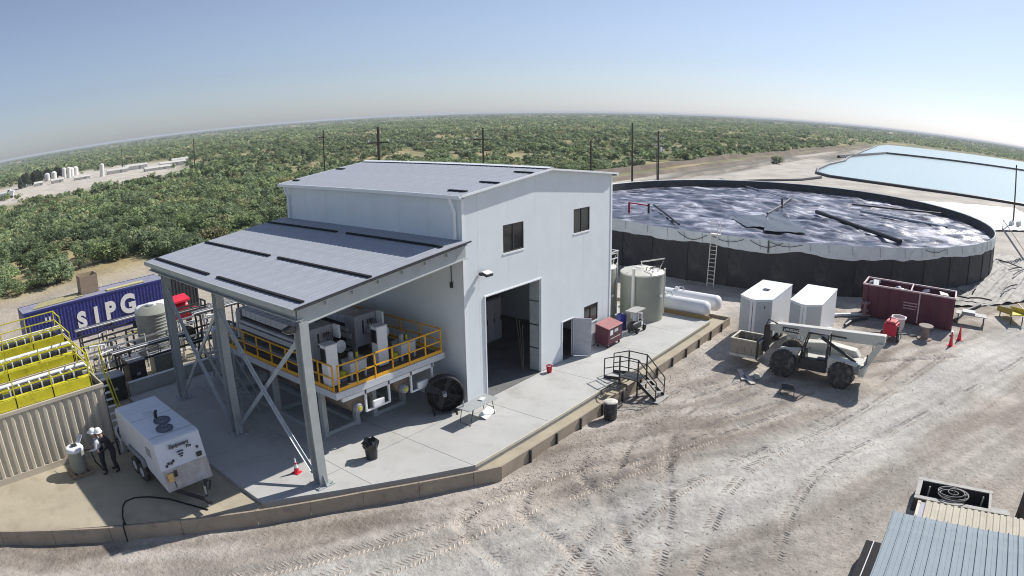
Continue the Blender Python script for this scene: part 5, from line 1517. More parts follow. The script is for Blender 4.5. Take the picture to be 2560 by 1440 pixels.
crate = thing('plywood_crate', 'open plywood crate with pale rim carried on the telehandler forks', 'crate', (14.25, -7.75, GZ + .5))
MPLY = mat('plywood', (.33, .29, .235), .8, 0, .15, 2, dirt=(.24, .18, .12), ds=2, dth=.55)
for k in range(4):
    MB().box(-.72, -.69, -.78 + k * .4, -.40 + k * .4, .12, .92).build('side_board', MPLY, crate)
    MB().box(.69, .72, -.78 + k * .4, -.40 + k * .4, .12, .92).build('side_board', MPLY, crate)
    MB().box(-.68 + k * .34, -.36 + k * .34, .79, .82, .12, .92).build('side_board', MPLY, crate)
    MB().box(-.68 + k * .34, -.36 + k * .34, -.82, -.79, .12, .92).build('side_board', MPLY, crate)
for a in ((-.76, .76, -.86, -.76), (-.76, .76, .76, .86), (-.76, -.66, -.76, .76), (.66, .76, -.76, .76)):
    MB().box(a[0], a[1], a[2], a[3], .925, .985).build('rim_board', mat('crate_rim', (.62, .58, .48), .8), crate)
MB().box(-.8, .8, -.85, .85, .0, .12).build('base', mat('crate_base', (.6, .57, .5), .8), crate)
MB().box(-.64, .64, -.74, .74, .55, .6).build('contents', MBLK, crate)
sh_ = thing('saw_horse', 'small black folding stand lying in the telehandler shadow', 'stand', (11.0, -11.1, GZ), R(20))
MB().path([(-.3, -.35, .0), (-.3, -.35, .4), (-.3, .35, .4), (-.3, .35, 0)], .025, 6).build('frame', MBLK, sh_)
MB().path([(.3, -.35, .0), (.3, -.35, .25), (.3, .35, .25), (.3, .35, 0)], .025, 6).build('frame', MBLK, sh_)
MB().box(-.32, .32, -.3, .3, .33, .36).build('seat', MBLK, sh_)
for k, (x, y, a, l_) in enumerate(((12.1, -8.2, 30, 1.5), (11.6, -8.8, 42, 1.2), (12.3, -9.0, 25, .8))):
    tag(MB().box(-l_ / 2, l_ / 2, -.14, .14, 0, .04).build('loose_board', mat('board_grey', (.5, .48, .43), .85), None, (x, y, GZ + .03), R(a)),
        ('long loose grey board on the ground in front of the forks', 'middle loose grey board on the ground by the front wheel', 'short loose grey board on the ground by the front wheel')[k], 'board', 'loose boards by the telehandler')

# maroon roll-off bin
bn = thing('rolloff_bin', 'maroon steel roll-off bin with pale rim, full of scrap', 'bin', (27.4, -12.0, GZ))
BW, BL, BH = 2.35, 7.2, 2.3
MRIM = mat('bin_rim', (.55, .42, .42), .6, 0, .15)
for nm, a in (('side_wall', (0, .06, -BL, 0)), ('side_wall', (BW - .06, BW, -BL, 0)), ('end_wall', (.06, BW - .06, -.06, 0)), ('end_wall', (.06, BW - .06, -BL, -BL + .06))):
    MB().box(a[0], a[1], a[2], a[3], .2, BH).build(nm, MMAR, bn)
MB().box(.06, BW - .06, -BL + .06, -.06, .2, .26).build('floor', MMAR, bn)
for a in ((-.05, .09, -BL - .03, .03), (BW - .09, BW + .05, -BL - .03, .03), (.09, BW - .09, -.09, .03), (.09, BW - .09, -BL - .03, -BL + .09)):
    MB().box(a[0], a[1], a[2], a[3], BH, BH + .1).build('rim', MRIM, bn)
for k in range(9):
    y = -.35 - k * .81
    MB().box(-.07, -.002, y - .05, y + .05, .22, BH - .01).build('stake', MMAR if k != 5 else MRIM, bn)
MB().box(.06, BW - .06, -3.7, -3.64, .26, BH - .05).build('divider', MMAR, bn)
MB().box(.05, BW - .05, -3.72, -3.62, BH, BH + .1).build('divider_rim', MRIM, bn)
for s in (.3, BW - .3):
    MB().box(s - .08, s + .08, -BL, 0, 0.0, .2).build('skid_rail', MMAR, bn)
for k in range(3):
    MB().box(-.075, -.071, -4.3 + .1 * (k == 2), -3.2, 1.5 - k * .2, 1.58 - k * .2).build('marking', mat('faded_marking', (.42, .26, .27), .7), bn)
rr_ = random.Random(9)
for k in range(16):
    x, y = rr_.uniform(.4, BW - .4), -rr_.uniform(.5, BL - .5)
    o = MB().box(-rr_.uniform(.15, .5), rr_.uniform(.15, .5), -.2, .2, -.03, rr_.uniform(.03, .25)).build('scrap_piece', (MWHT, MMAC, MBLK, MWHT, MMACL)[k % 5], None, (bn.location.x + x, bn.location.y + y, GZ + rr_.uniform(1.9, 2.28)))
    o.rotation_euler = (rr_.uniform(-.5, .5), rr_.uniform(-.5, .5), rr_.uniform(0, 3))
    tag(o, 'piece of scrap lying in the maroon bin', 'scrap', 'scrap heaped in the maroon bin')
scf = MB().box(.1, BW - .1, -BL + .1, -.1, .3, 1.8).build('scrap_heap', mat('scrap_dark', (.07, .05, .05), .9, 0, .6, 3, bump=1, bs=5))
scf.location = bn.location
scf['kind'] = 'stuff'
wf = MB().lathe([(.45, 0), (.5, .05), (.5, .1), (.3, .18), (.12, .6), (.12, .9)], (0, 0, 0), 16)
# wellhead-like stand at the bin corner
wh = thing('pipe_stand', 'dusty flanged pipe stand at the left corner of the maroon bin', 'pipe stand', (26.9, -12.4, GZ))
MB().lathe([(.12, 0), (.34, .01), (.34, .08), (.15, .12), (.15, .55), (.3, .58), (.3, .66), (.14, .7), (.14, 1.1), (.36, 1.12), (.36, 1.2), (.1, 1.22)], n=18).build('stem', mat('stand_maroon', (.22, .13, .13), .7), wh, smooth=True)
for k in range(4):
    MB().lathe([(.03, 1.2), (.03, 1.27)], (.28 * math.cos(k * 1.57), .28 * math.sin(k * 1.57), 0), 6).build('bolt', MGAL, wh)
# red wheeled machine with white hopper
rg = thing('red_pump_cart', 'small red wheeled engine cart with white hopper behind it', 'engine cart', (22.9, -14.95, GZ), R(-8))
MB().box(-.45, .35, -.38, .38, .35, 1.0).build('engine_box', MRED, rg, bevel=.05)
MB().box(-.38, .28, -.3, .3, 1.002, 1.12).build('tank', mat('red_pale', (.6, .1, .1), .5), rg, bevel=.04)
MB().box(-.2, .15, -.42, -.38, .5, .85).build('radiator', MBLK, rg)
MB().tube((-.1, .1, 1.1), (-.1, .1, 1.3), .04, 8).build('exhaust', MBLK, rg)
for s in (-.48, .48):
    wl = MB().lathe([(.12, -.07), (.24, -.08), (.27, 0), (.24, .08), (.12, .07)], (-.05, s, .27), 20, 'Y').build('wheel', MTYRE, rg, smooth=True)
    MB().lathe([(.13, -.085), (.15, 0), (.13, .085)], (-.05, s, .27), 14, 'Y').build('rim', MWHT, wl, smooth=True)
MB().bar((-.4, 0, .3), (-1.3, .0, .35), .07, .07).build('drawbar', MGAL, rg)
rg.scale = (1.22, 1.22, 1.22)
hp = thing('white_hopper', 'white plastic hopper on a frame beside the red engine cart', 'hopper', (23.9, -15.3, GZ))
hpm = MB()
MB().lathe([(.25, .35), (.48, .75), (.52, 1.25), (.62, 1.3), (.62, 1.36), (.5, 1.36), (.44, .8), (.02, .6)], n=6, cap=False).build('bowl', mat('hopper_white', (.62, .55, .55), .5), hp)
for k in range(3):
    MB().tube((.4 * math.cos(k * 2.1), .4 * math.sin(k * 2.1), 0), (.35 * math.cos(k * 2.1), .35 * math.sin(k * 2.1), .7), .03, 6).build('leg', MGAL, hp)
sp = thing('cable_spool', 'grey wooden cable spool standing in the bin shadow', 'spool', (24.6, -17.3, GZ))
for z_ in (.0, .85):
    MB().lathe([(.55, z_), (.55, z_ + .07)], n=26).build('flange', mat('spool_wood', (.30, .25, .22), .9, 0, .2, 4), sp)
MB().lathe([(.3, .07), (.3, .85)], n=18).build('core', mat('spool_core', (.25, .2, .18), .9, 0, .3, 5), sp, smooth=True)
cone('traffic_cone', 'orange traffic cone nearer the maroon bin', (25.9, -19.9, GZ), .95, MCONE, 'orange cones by the dirt road')
cone('traffic_cone', 'orange traffic cone nearer the telehandler', (24.1, -19.3, GZ), .95, MCONE, 'orange cones by the dirt road')
wj = thing('white_pail', 'small white pail lying at the bin corner near the cones', 'pail', (26.6, -19.3, GZ + .15))
o = MB().lathe([(.12, -.16), (.15, .16)], (0, 0, 0), 14, 'X').build('body', MWHT, wj, smooth=True)
MB().lathe([(.155, .16), (.155, .18)], (0, 0, 0), 14, 'X').build('lid', MWHT, wj)
for k in range(3):
    pp_ = MB().tube((0, 0, 0), (1.6, -.35, 0), .04, 6).build('steel_pipe', MGAL, None, (23.6 + .5 * k, -13.0 - 1.6 * k, GZ + .06), R(-50))
    tag(pp_, ('left', 'middle', 'right')[k] + ' galvanised pipe lying on the ground before the maroon bin', 'pipe', 'pipes on the ground by the bin')
# bench and yellow trough by the liner
be = thing('low_bench', 'long grey bench table at the right end of the maroon bin', 'bench', (30.4, -20.4, GZ))
MB().box(-.5, .5, -1.6, 1.0, .72, .78).build('bench_top', mat('bench_grey', (.5, .49, .45), .8), be)
for y in (-1.4, .8):
    for x in (-.42, .42):
        MB().box(x - .04, x + .04, y - .04, y + .04, 0, .72).build('leg', MPIPE, be)
    MB().box(-.42, .42, y - .03, y + .03, .2, .26).build('stretcher', MPIPE, be)
MB().box(-.45, .45, -.6, .5, .78, .95).build('tray', MMAC, be)
yt = thing('yellow_chute', 'yellow steel chute with orange rail on black legs by the road', 'chute', (33.8, -24.4, GZ), R(25))
MB().prism([(-1.4, -.7, .75), (1.4, -.7, .35), (1.4, .7, .35), (-1.4, .7, .75)], (0, 0, .08)).build('chute_floor', MYEL, yt)
for s in (-.7, .7):
    MB().prism([(-1.4, s, .75), (1.4, s, .35), (1.4, s, .75), (-1.4, s, 1.25)], (0, .06, 0)).build('chute_side', mat('chute_olive', (.42, .33, .06), .6, 0, .2), yt)
MB().path([(-1.9, -1.0, .3), (-1.2, -1.0, .9), (.6, -.9, 1.2)], .05, 6).build('orange_rail', MORA, yt)
for x in (-1.2, 1.0):
    for s in (-.6, .6):
        MB().box(x - .04, x + .04, s - .04, s + .04, 0, .6).build('leg', MBLK, yt)

# ================================================================== BOTTOM RIGHT: sheds near the camera mast
sd = thing('metal_awning', 'blue-grey ribbed metal awning roof at the bottom right corner', 'awning', (-6.0, -21.0, GZ))
AZ = 2.4 - GZ
MAWN = mat('awning_blue', (.27, .32, .35), .75, 0, .08, 2, spec=.15)
pm = MB()
prof = [(0, 0), (.015, .06), (.045, .06), (.06, 0), (.20, 0), (.21, .008), (.22, 0), (.355, 0)]
vs = [(3.0, -y, AZ + h) for y, h in prof] + [(-3.4, -y, AZ + .35 + h) for y, h in prof]
pm.add(vs, [(i, i + 1, len(prof) + i + 1, len(prof) + i) for i in range(len(prof) - 1)])
pmm = pm.mesh('roof_sheet', MAWN)
for k in range(19):
    place('roof_sheet', pmm, sd, (0, 2.5 - k * .357, 0))
for x in (2.7, -3.0):
    for y in (2.2, -3.8):
        MB().box(x - .06, x + .06, y - .06, y + .06, 0, AZ - .08).build('post', MSTEEL, sd)
for x in (2.7, -.2, -3.0):
    MB().bar((x, 2.45, AZ - .06 + (3 - x) * .055), (x, -4.2, AZ - .06 + (3 - x) * .055), .06, .1).build('purlin', MSTEEL, sd)
cc = container('cream_container', 'cream corrugated container roof beyond the metal awning', -3.75, -1.35, -30.5, -19.2, GZ, 2.6, MCTAN)
rf = MB()
n_ = 44
pr = []
for i in range(n_):
    y = .1 + i * .25
    pr += [(y, 0), (y + .03, .035), (y + .15, .035), (y + .18, 0)]
k_ = len(pr)
rf.add([(0.05, y, 2.6 + h) for y, h in pr] + [(2.45, y, 2.6 + h) for y, h in pr], [(i, i + 1, k_ + i + 1, k_ + i) for i in range(k_ - 1)])
rf.build('roof_sheet', mat('cream_roof', (.48, .44, .35), .8, 0, .1, 2, dirt=(.5, .42, .3), ds=1.5, dth=.58), cc)
sk = thing('skid_frame', 'black steel skid frame with pale top flanges holding a hose coil', 'skid', (3.4, -20.8, GZ))
MFL = mat('flange_pale', (.42, .41, .38), .85, 0, .15, 3)
for (a, b) in (((-.95, 1.75), (.65, 1.75)), ((-.95, -2.6), (.65, -1.6))):
    pass
for nm, a in (('long_beam', (-.95, -.75, -2.5, 1.75)), ('long_beam', (.5, .7, -1.65, 1.75)), ('end_beam', (-.75, .5, 1.55, 1.75)), ('cross_beam', (-.75, .5, -1.62, -1.5))):
    MB().box(a[0], a[1], a[2], a[3], .02, .56).build(nm, MBLK, sk)
    MB().box(a[0] - .01, a[1] + .01, a[2], a[3], .56, .6).build('flange', MFL, sk)
for (x, y) in ((-.2, 1.2), (-.2, .1), (-.3, -.4), (-.2, -1.2)):
    MB().box(x - .03, x + .03, y - .03, y + .03, 0, .75).build('stake', MFL, sk)
MB().box(-.74, .49, -1.49, 1.54, .02, .05).build('pan', MBLK, sk)
MB().box(-.75, -.1, -2.5, -1.66, .3, .34).build('side_plate', MFL, sk)
hc = MB()
pts = []
for i in range(120):
    a = i * .21
    r_ = .30 + .20 * math.sin(i * .037) + .05 * math.sin(i * .31)
    pts.append((3.05 + r_ * 1.0 * math.cos(a), -20.65 + r_ * 1.45 * math.sin(a), GZ + .66 + .0012 * i))
tag(hc.path(pts, .028, 6).build('hose_coil', mat('hose_grey', (.10, .10, .10), .6), smooth=True), 'coiled dark hose lying on the black skid frame', 'hose')
bp_ = thing('black_gutter_panel', 'tall black ribbed panel left of the metal awning', 'panel', (-3.0, -18.1, GZ))
MB().box(-1.6, 1.9, -.28, .28, 0, .62).build('panel', MDARK, bp_)
MB().box(-1.6, 1.9, -.02, .02, .62, .65).build('rib', MMAC, bp_)
pst = thing('timber_post', 'thick dark timber post at the right edge near the cream container', 'post', (3.2, -23.95, GZ))
MB().lathe([(.26, 0), (.24, 3.2), (.22, 6.0)], n=16).build('trunk', mat('post_timber', (.06, .055, .055), .85, 0, .3, 3, bump=.4, bs=8), pst, smooth=True)
MB().lathe([(.245, 2.0), (.255, 2.03), (.245, 2.06)], n=16, cap=False).build('strap', MGAL, pst)
# ================================================================== LARGE ROUND TANK
TX, TY, TR, TZ = 54.0, 1.3, 24.5, 3.4
at = thing('round_tank', 'huge round black-walled open tank with pale liner draped over the rim', 'tank', (TX, TY, GZ))
MTW = mat('tank_wall_black', (.028, .029, .034), .6, 0, .3, .6, dirt=(.075, .07, .068), ds=.5, dth=.52)
NPn = 44
pan = MB()
da = 2 * math.pi / NPn
vs, fs = [], []
ns = 5
for i in range(ns + 1):
    a = (i / ns - .5) * (da - .0012)
    for rr_, zz in ((TR - .06, 0), (TR, 0), (TR, TZ - GZ - .08), (TR - .06, TZ - GZ - .08)):
        vs.append((rr_ * math.cos(a), rr_ * math.sin(a), zz))
for i in range(ns):
    for k in range(4):
        fs.append((i * 4 + k, i * 4 + (k + 1) % 4, i * 4 + 4 + (k + 1) % 4, i * 4 + 4 + k))
fs += [(0, 1, 2, 3), (ns * 4 + 3, ns * 4 + 2, ns * 4 + 1, ns * 4)]
pan.add(vs, fs)
pmesh = pan.mesh('wall_panel', MTW)
ribm = MB().box(TR, TR + .06, -.05, .05, 0, TZ - GZ - .1).mesh('panel_joint', MTW)
for k in range(NPn):
    place('wall_panel', pmesh, at, (0, 0, 0), k * da)
    place('panel_joint', ribm, at, (0, 0, 0), (k + .5) * da)
# liner drape
MLIN = mat('liner_pale', (.70, .73, .71), .5, 0, .10, .6, dirt=(.52, .54, .53), ds=.7, dth=.53, bump=1.0, bs=1.1)
nA, rows = 520, 8
vs, fs = [], []
for i in range(nA):
    a = 2 * math.pi * i / nA
    n1 = float(fbm(np.array([i * .07]), np.array([3.0]), 3)[0]) - .5
    n2 = float(fbm(np.array([i * .31]), np.array([8.0]), 3)[0]) - .5
    sag = abs(math.sin(i * math.pi / 26)) * .18
    for j in range(rows):
        t = j / (rows - 1)
        if j == 0:
            rr_, zz = TR - .05, TZ - .07
        elif j == 1:
            rr_, zz = TR - .04, TZ - .02
        elif j == 2:
            rr_, zz = TR + .06, TZ + .02 + .05 * n2
        else:
            tt = (j - 2) / (rows - 3)
            rr_ = TR + .09 + .10 * tt * (n2 + .4) + .02 * math.sin(i * .9 + j)
            zz = TZ - tt * (.84 + .5 * n1 + .16 * n2 + sag)
        vs.append((rr_ * math.cos(a), rr_ * math.sin(a), zz - GZ))
for i in range(nA):
    for j in range(rows - 1):
        b = (i + 1) % nA
        fs.append((i * rows + j, b * rows + j, b * rows + j + 1, i * rows + j + 1))
MB().add(vs, fs).build('liner_drape', MLIN, at, smooth=True)
# rope loops along the drape
for k in (2, 3, 5, 6, 7, 12, 13, 14, 15, 20):
    a0 = math.pi + (k - 13) * .105 + .02 * (k % 3)
    pts = []
    for i in range(9):
        a = a0 + i * .105 / 8
        pts.append(((TR + .22) * math.cos(a), (TR + .22) * math.sin(a), TZ - GZ - .12 - (.25 + .3 * ((k * 7) % 5) / 5) * math.sin(math.pi * i / 8)))
    MB().path(pts, .025, 5).build('rope', MBLK, at)
    if k in (3, 6, 11, 14, 19, 24):
        a = a0 + .03 * (k % 4)
        MB().bar(((TR + .2) * math.cos(a), (TR + .2) * math.sin(a), TZ - GZ), ((TR + .24) * math.cos(a), (TR + .24) * math.sin(a), TZ - GZ - .95), .12, .02).build('strap', MBLK, at)
for k in range(34):
    a = math.pi + (k - 17) * .083 + .02 * math.sin(k * 5.1)
    MB().bar(((TR + .12) * math.cos(a), (TR + .12) * math.sin(a), TZ - GZ - .02), ((TR + .17) * math.cos(a + .004), (TR + .17) * math.sin(a + .004), TZ - GZ - .55 - .25 * abs(math.sin(k * 2.7))), .035, .02).build('liner_seam', MMAC, at)
# floating cover
m = bpy.data.materials.new('wet_cover_painted_sheen')
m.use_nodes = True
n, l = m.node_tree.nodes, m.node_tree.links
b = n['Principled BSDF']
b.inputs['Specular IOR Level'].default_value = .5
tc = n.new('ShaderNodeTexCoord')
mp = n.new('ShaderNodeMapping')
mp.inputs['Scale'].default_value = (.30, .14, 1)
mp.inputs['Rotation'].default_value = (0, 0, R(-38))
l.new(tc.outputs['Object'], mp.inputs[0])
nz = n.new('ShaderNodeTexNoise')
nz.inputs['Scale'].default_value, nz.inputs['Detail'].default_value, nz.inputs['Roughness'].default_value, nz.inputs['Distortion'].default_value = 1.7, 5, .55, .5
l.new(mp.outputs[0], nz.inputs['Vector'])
rp_ = n.new('ShaderNodeValToRGB')  # sky reflection off wrinkles painted as pale streaks, along with foam and water patches
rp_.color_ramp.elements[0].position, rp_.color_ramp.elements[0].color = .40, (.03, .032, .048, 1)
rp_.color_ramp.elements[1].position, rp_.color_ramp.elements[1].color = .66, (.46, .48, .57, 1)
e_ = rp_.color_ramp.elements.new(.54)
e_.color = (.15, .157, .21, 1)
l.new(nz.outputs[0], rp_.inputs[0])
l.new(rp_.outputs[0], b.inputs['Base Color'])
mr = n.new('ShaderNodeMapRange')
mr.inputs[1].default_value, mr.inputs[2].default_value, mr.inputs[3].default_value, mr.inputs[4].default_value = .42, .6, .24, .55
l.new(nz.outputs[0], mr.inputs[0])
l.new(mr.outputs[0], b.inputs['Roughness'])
nb = n.new('ShaderNodeTexNoise')
nb.inputs['Scale'].default_value, nb.inputs['Detail'].default_value = 4.5, 7
l.new(mp.outputs[0], nb.inputs['Vector'])
bpn = n.new('ShaderNodeBump')
bpn.inputs['Strength'].default_value, bpn.inputs['Distance'].default_value = .45, .4
l.new(nb.outputs[0], bpn.inputs['Height'])
l.new(bpn.outputs[0], b.inputs['Normal'])
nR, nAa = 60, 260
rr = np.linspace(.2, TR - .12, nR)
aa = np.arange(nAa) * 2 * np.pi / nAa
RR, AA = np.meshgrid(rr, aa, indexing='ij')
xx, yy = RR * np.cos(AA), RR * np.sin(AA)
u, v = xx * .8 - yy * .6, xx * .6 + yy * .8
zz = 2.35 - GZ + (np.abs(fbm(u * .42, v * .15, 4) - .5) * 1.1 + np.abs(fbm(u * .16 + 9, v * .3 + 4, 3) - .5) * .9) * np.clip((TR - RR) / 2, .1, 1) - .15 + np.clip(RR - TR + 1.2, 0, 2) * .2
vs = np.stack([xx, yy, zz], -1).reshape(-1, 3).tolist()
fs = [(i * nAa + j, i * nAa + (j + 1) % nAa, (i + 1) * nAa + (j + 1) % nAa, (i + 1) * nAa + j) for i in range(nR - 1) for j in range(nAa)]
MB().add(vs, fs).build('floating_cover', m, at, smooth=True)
def sheet(pts, name, mt, parent, loc, amp=.15, n=10):
    a, b_, c, d = [Vector(p) for p in pts]
    vs = []
    for i in range(n):
        for j in range(n):
            s, t = i / (n - 1), j / (n - 1)
            p = a.lerp(b_, s).lerp(d.lerp(c, s), t)
            p.z += amp * (float(fbm(np.array([i * .6 + p.x]), np.array([j * .6 + p.y]), 3)[0]) - .3)
            vs.append(p)
    return MB().add(vs, [(i * n + j, i * n + j + 1, (i + 1) * n + j + 1, (i + 1) * n + j) for i in range(n - 1) for j in range(n - 1)]).build(name, mt, parent, loc, smooth=True)
MFOLD = mat('fold_dark', (.06, .07, .075), .35, 0, .2, 1.5)
for k, q_ in enumerate((((46.5, 1.6), (53, 3.2), (40.2, -4.6), (38.4, -.6)), ((43.6, 4.6), (48.6, 2.6), (40.6, -.6), (39.2, 1.4)))):
    sheet([(x - TX, y - TY, 2.62 - GZ) for i, (x, y) in enumerate(q_)], 'cover_flap', MFOLD, at, (0, 0, 0), .22)
for k, (p, q_, m_, r_) in enumerate((((54.6, -1.8), (42.4, -13.1), MPIPE, .22), ((81.2, 20.4), (64.3, 4.0), MGAL, .09), ((60.2, -6.1), (57.3, -17.4), MGAL, .16), ((64.3, 4), (49, 2.4), MPIPE, .12), ((46, 14.4), (36, 6.8), MPIPE, .1), ((66, -4), (70, -16), MPIPE, .12))):
    mid = ((p[0] + q_[0]) / 2, (p[1] + q_[1]) / 2)
    MB().path([(p[0] - TX, p[1] - TY, 2.75 - GZ), (mid[0] - TX + .3, mid[1] - TY, 2.62 - GZ), (q_[0] - TX, q_[1] - TY, 2.7 - GZ)], r_, 8).build('float_pipe', m_, at, smooth=True)
for k, (x, y, m_) in enumerate(((41.5, 15.0, MRED), (41.8, 12.9, MPIPE), (57.5, 3.2, MPIPE))):
    MB().tube((x - TX, y - TY, 2.2 - GZ), (x - TX, y - TY, 3.45 - GZ), .12, 8).build('marker_post', m_, at)
MB().bar((41.5 - TX, 15.0 - TY, 3.4 - GZ), (41.8 - TX, 12.9 - TY, 3.25 - GZ), .12, .12).build('marker_bar', MRED, at)
# ladder
ldr = thing('tank_ladder', 'pale caged ladder standing against the big round tank', 'ladder', (29.0, .6, GZ), math.atan2(.6 - TY, 29.0 - TX) + math.pi)
for s in (-.28, .28):
    MB().bar((-.25, s, 0), (.18, s, 4.1), .06, .06).build('stile', MCRM, ldr)
    MB().path([(.15, s, 4.0), (.1, s, 5.05), (.75, s, 5.05), (.8, s, 4.0)], .03, 6).build('grab_rail', MCRM, ldr)
for i in range(12):
    x = -.25 + .43 * (i * .32 + .25) / 4.1
    MB().bar((x, -.28, .25 + i * .32), (x, .28, .25 + i * .32), .04, .04).build('rung', MCRM, ldr)
MB().box(.1, .7, -.4, .4, 4.02, 4.06).build('platform', MCRM, ldr)
# stair ramp and liner apron at the tank's right side
rm_ = thing('ramp_stair', 'grey access stair on the right side of the round tank', 'stairs', (61.5, -24.6, GZ))
for s in (-.45, .45):
    MB().bar((0 + s, 0, 3.6), (2.2 + s, -3.6, .1), .06, .2).build('stringer', MMAC, rm_)
    MB().path([(s, 0, 3.6), (s, 0, 4.6), (2.2 + s, -3.6, 1.1), (2.2 + s, -3.6, .1)], .03, 6).build('handrail', MMAC, rm_)
for i in range(12):
    t = (i + .5) / 12
    MB().bar((2.2 * t - .43, -3.6 * t, 3.6 - 3.5 * t), (2.2 * t + .43, -3.6 * t, 3.6 - 3.5 * t), .24, .04).build('tread', MMAC, rm_)
MAPR = mat('apron_plastic', (.27, .26, .235), .7, 0, .3, .8, dirt=(.09, .08, .07), ds=1.1, dth=.49, bump=.8, bs=2)
nu, nv = 110, 70
U, V = np.meshgrid(np.linspace(0, 1, nu), np.linspace(0, 1, nv), indexing='ij')
# apron runs along the outside of the tank from its front right to the right edge of the view
ang = -math.pi + math.radians(38) + U * math.radians(75)
rad = TR + .02 + V * (2.5 + 9.5 * U)
xa, ya = TX + rad * np.cos(ang), TY + rad * np.sin(ang)
wr = fbm(xa * .35 + ya * 1.3, ya * .25, 4)
za = GZ + .03 + np.clip(1.2 - V * 4, 0, 1) * .25 + (np.abs(wr - .5)) * .7 + .1 * fbm(xa * 1.4, ya * 2.4, 2)
vs = np.stack([xa, ya, za], -1).reshape(-1, 3).tolist()
ap = MB().add(vs, [(i * nv + j, (i + 1) * nv + j, (i + 1) * nv + j + 1, i * nv + j + 1) for i in range(nu - 1) for j in range(nv - 1)]).build('liner_apron', MAPR, smooth=True)
tag(ap, 'wrinkled pale liner sheeting spread on the ground along the round tank', 'liner')
rr_ = random.Random(31)
WL_ = ['nearest the maroon bin', 'second from the bin', 'third from the bin', 'fourth from the bin', 'fifth from the bin', 'sixth from the bin', 'seventh from the bin', 'eighth from the bin', 'ninth from the bin', 'tenth from the bin', 'eleventh from the bin', 'farthest right of all']
for k in range(12):
    u_ = .12 + k * .07
    a = -math.pi + math.radians(38 + 75 * u_)
    r0 = TR + 1.0 + rr_.uniform(0, 2 + 5 * u_)
    p = (TX + r0 * math.cos(a), TY + r0 * math.sin(a))
    a2 = a + rr_.uniform(-.5, 1.2) + 1.2
    L = rr_.uniform(2, 5)
    q_ = (p[0] + L * math.cos(a2), p[1] + L * math.sin(a2))
    tag(MB().path([(p[0], p[1], GZ + .42), ((p[0] + q_[0]) / 2 + .2, (p[1] + q_[1]) / 2, GZ + .46), (q_[0], q_[1], GZ + .4)], .07, 6).build('ground_hose', MPIPE, smooth=True),
        'dark hose lying on the liner sheeting, ' + WL_[k], 'hose', 'hoses on the liner sheeting')
for k, (x0, y0, x1, y1) in enumerate(((24.2, -8.5, 27.6, -12.2), (24.6, -9.0, 27.9, -13.0), (23.9, -11.5, 26.6, -12.6), (30.0, -19.3, 36.5, -21.6))):
    tag(MB().path([(x0, y0, GZ + .15), ((x0 + x1) / 2, (y0 + y1) / 2 + .3, GZ + .18), (x1, y1, GZ + .15)], .12, 8).build('discharge_hose', (MPIPE, MMACL, MPIPE, MPIPE)[k], smooth=True),
        ('thick black hose behind the trailers, left of the bin', 'thick pale hose behind the trailers, left of the bin', 'thick black hose touching the left end of the bin', 'thick black hose running right from the bin')[k], 'hose')
wlb = sheet([(86, -24, GZ + .1), (112, -6, GZ + .1), (132, -32, GZ + .1), (100, -38, GZ + .1)], 'white_liner', mat('white_sheet', (.60, .60, .58), .7, 0, .1, .3, dirt=(.42, .40, .37), ds=.12, dth=.5), None, (0, 0, 0), .5, 18)
tag(wlb, 'bright white plastic sheet spread between the round tank and the pond', 'liner')
sbg = thing('sandbag_pile', 'pale heap of bags at the foot of the right-hand pole', 'bags', (99, -29.5, GZ))
for k in range(5):
    MB().lathe([(.02, -.5), (.4, -.4), (.45, 0), (.4, .4), (.02, .5)], (rr_.uniform(-2, 1), rr_.uniform(-1.5, 1.5), .4 + .3 * (k > 2)), 10, 'X').build('bag', MWHT if k % 2 else MCRM, sbg, smooth=True)

# ================================================================== POND
m = bpy.data.materials.new('pond_water')
m.use_nodes = True
n, l = m.node_tree.nodes, m.node_tree.links
b = n['Principled BSDF']
b.inputs['Base Color'].default_value = (.46, .58, .565, 1)
b.inputs['Roughness'].default_value = .2
tc = n.new('ShaderNodeNewGeometry')
mp = n.new('ShaderNodeMapping')
mp.inputs['Scale'].default_value = (.25, .8, 1)
l.new(tc.outputs['Position'], mp.inputs[0])
nz = n.new('ShaderNodeTexNoise')
nz.inputs['Scale'].default_value, nz.inputs['Detail'].default_value = 1.0, 6
l.new(mp.outputs[0], nz.inputs['Vector'])
bpn = n.new('ShaderNodeBump')
bpn.inputs['Strength'].default_value, bpn.inputs['Distance'].default_value = .6, .25
l.new(nz.outputs[0], bpn.inputs['Height'])
l.new(bpn.outputs[0], b.inputs['Normal'])
POND = [(146, 16), (143, 5), (141.5, -8), (143, -36), (150, -140), (660, -180), (636, -84), (541, 50), (472, 48.5), (340, 38), (246, 30), (225, 27), (193, 26.5), (167, 24), (153, 21)]
struct(poly_prism(POND, GZ - .2, GZ + .08).build('pond', m))
MEDG = mat('liner_black_edge', (.03, .03, .033), .5, 0, .2)
pe = [(x, y, GZ + .25) for x, y in POND[3::-1]] + [(x, y, GZ + .25) for x, y in POND[:7:-1]]
eg = thing('pond_edge', 'black liner edge rolled round the turquoise pond', 'liner edge', (141.5, -8, GZ))
MB().path([(x - 141.5, y + 8, z - GZ) for x, y, z in pe], .42, 8).build('near_roll', MEDG, eg, smooth=True)
MB().path([(143 - 141.5, -36 + 8, .25), (150 - 141.5, -132, .25)], .42, 8).build('side_roll', MEDG, eg, smooth=True)
bo_ = MB().path([(246, 33.5, GZ + .3), (340, 25.5, GZ + .3), (381, -58, GZ + .3), (420, -140, GZ + .3)], .8, 6).build('pond_divider', MEDG, smooth=True)
tag(bo_, 'dark floating boom line crossing the turquoise pond', 'boom')
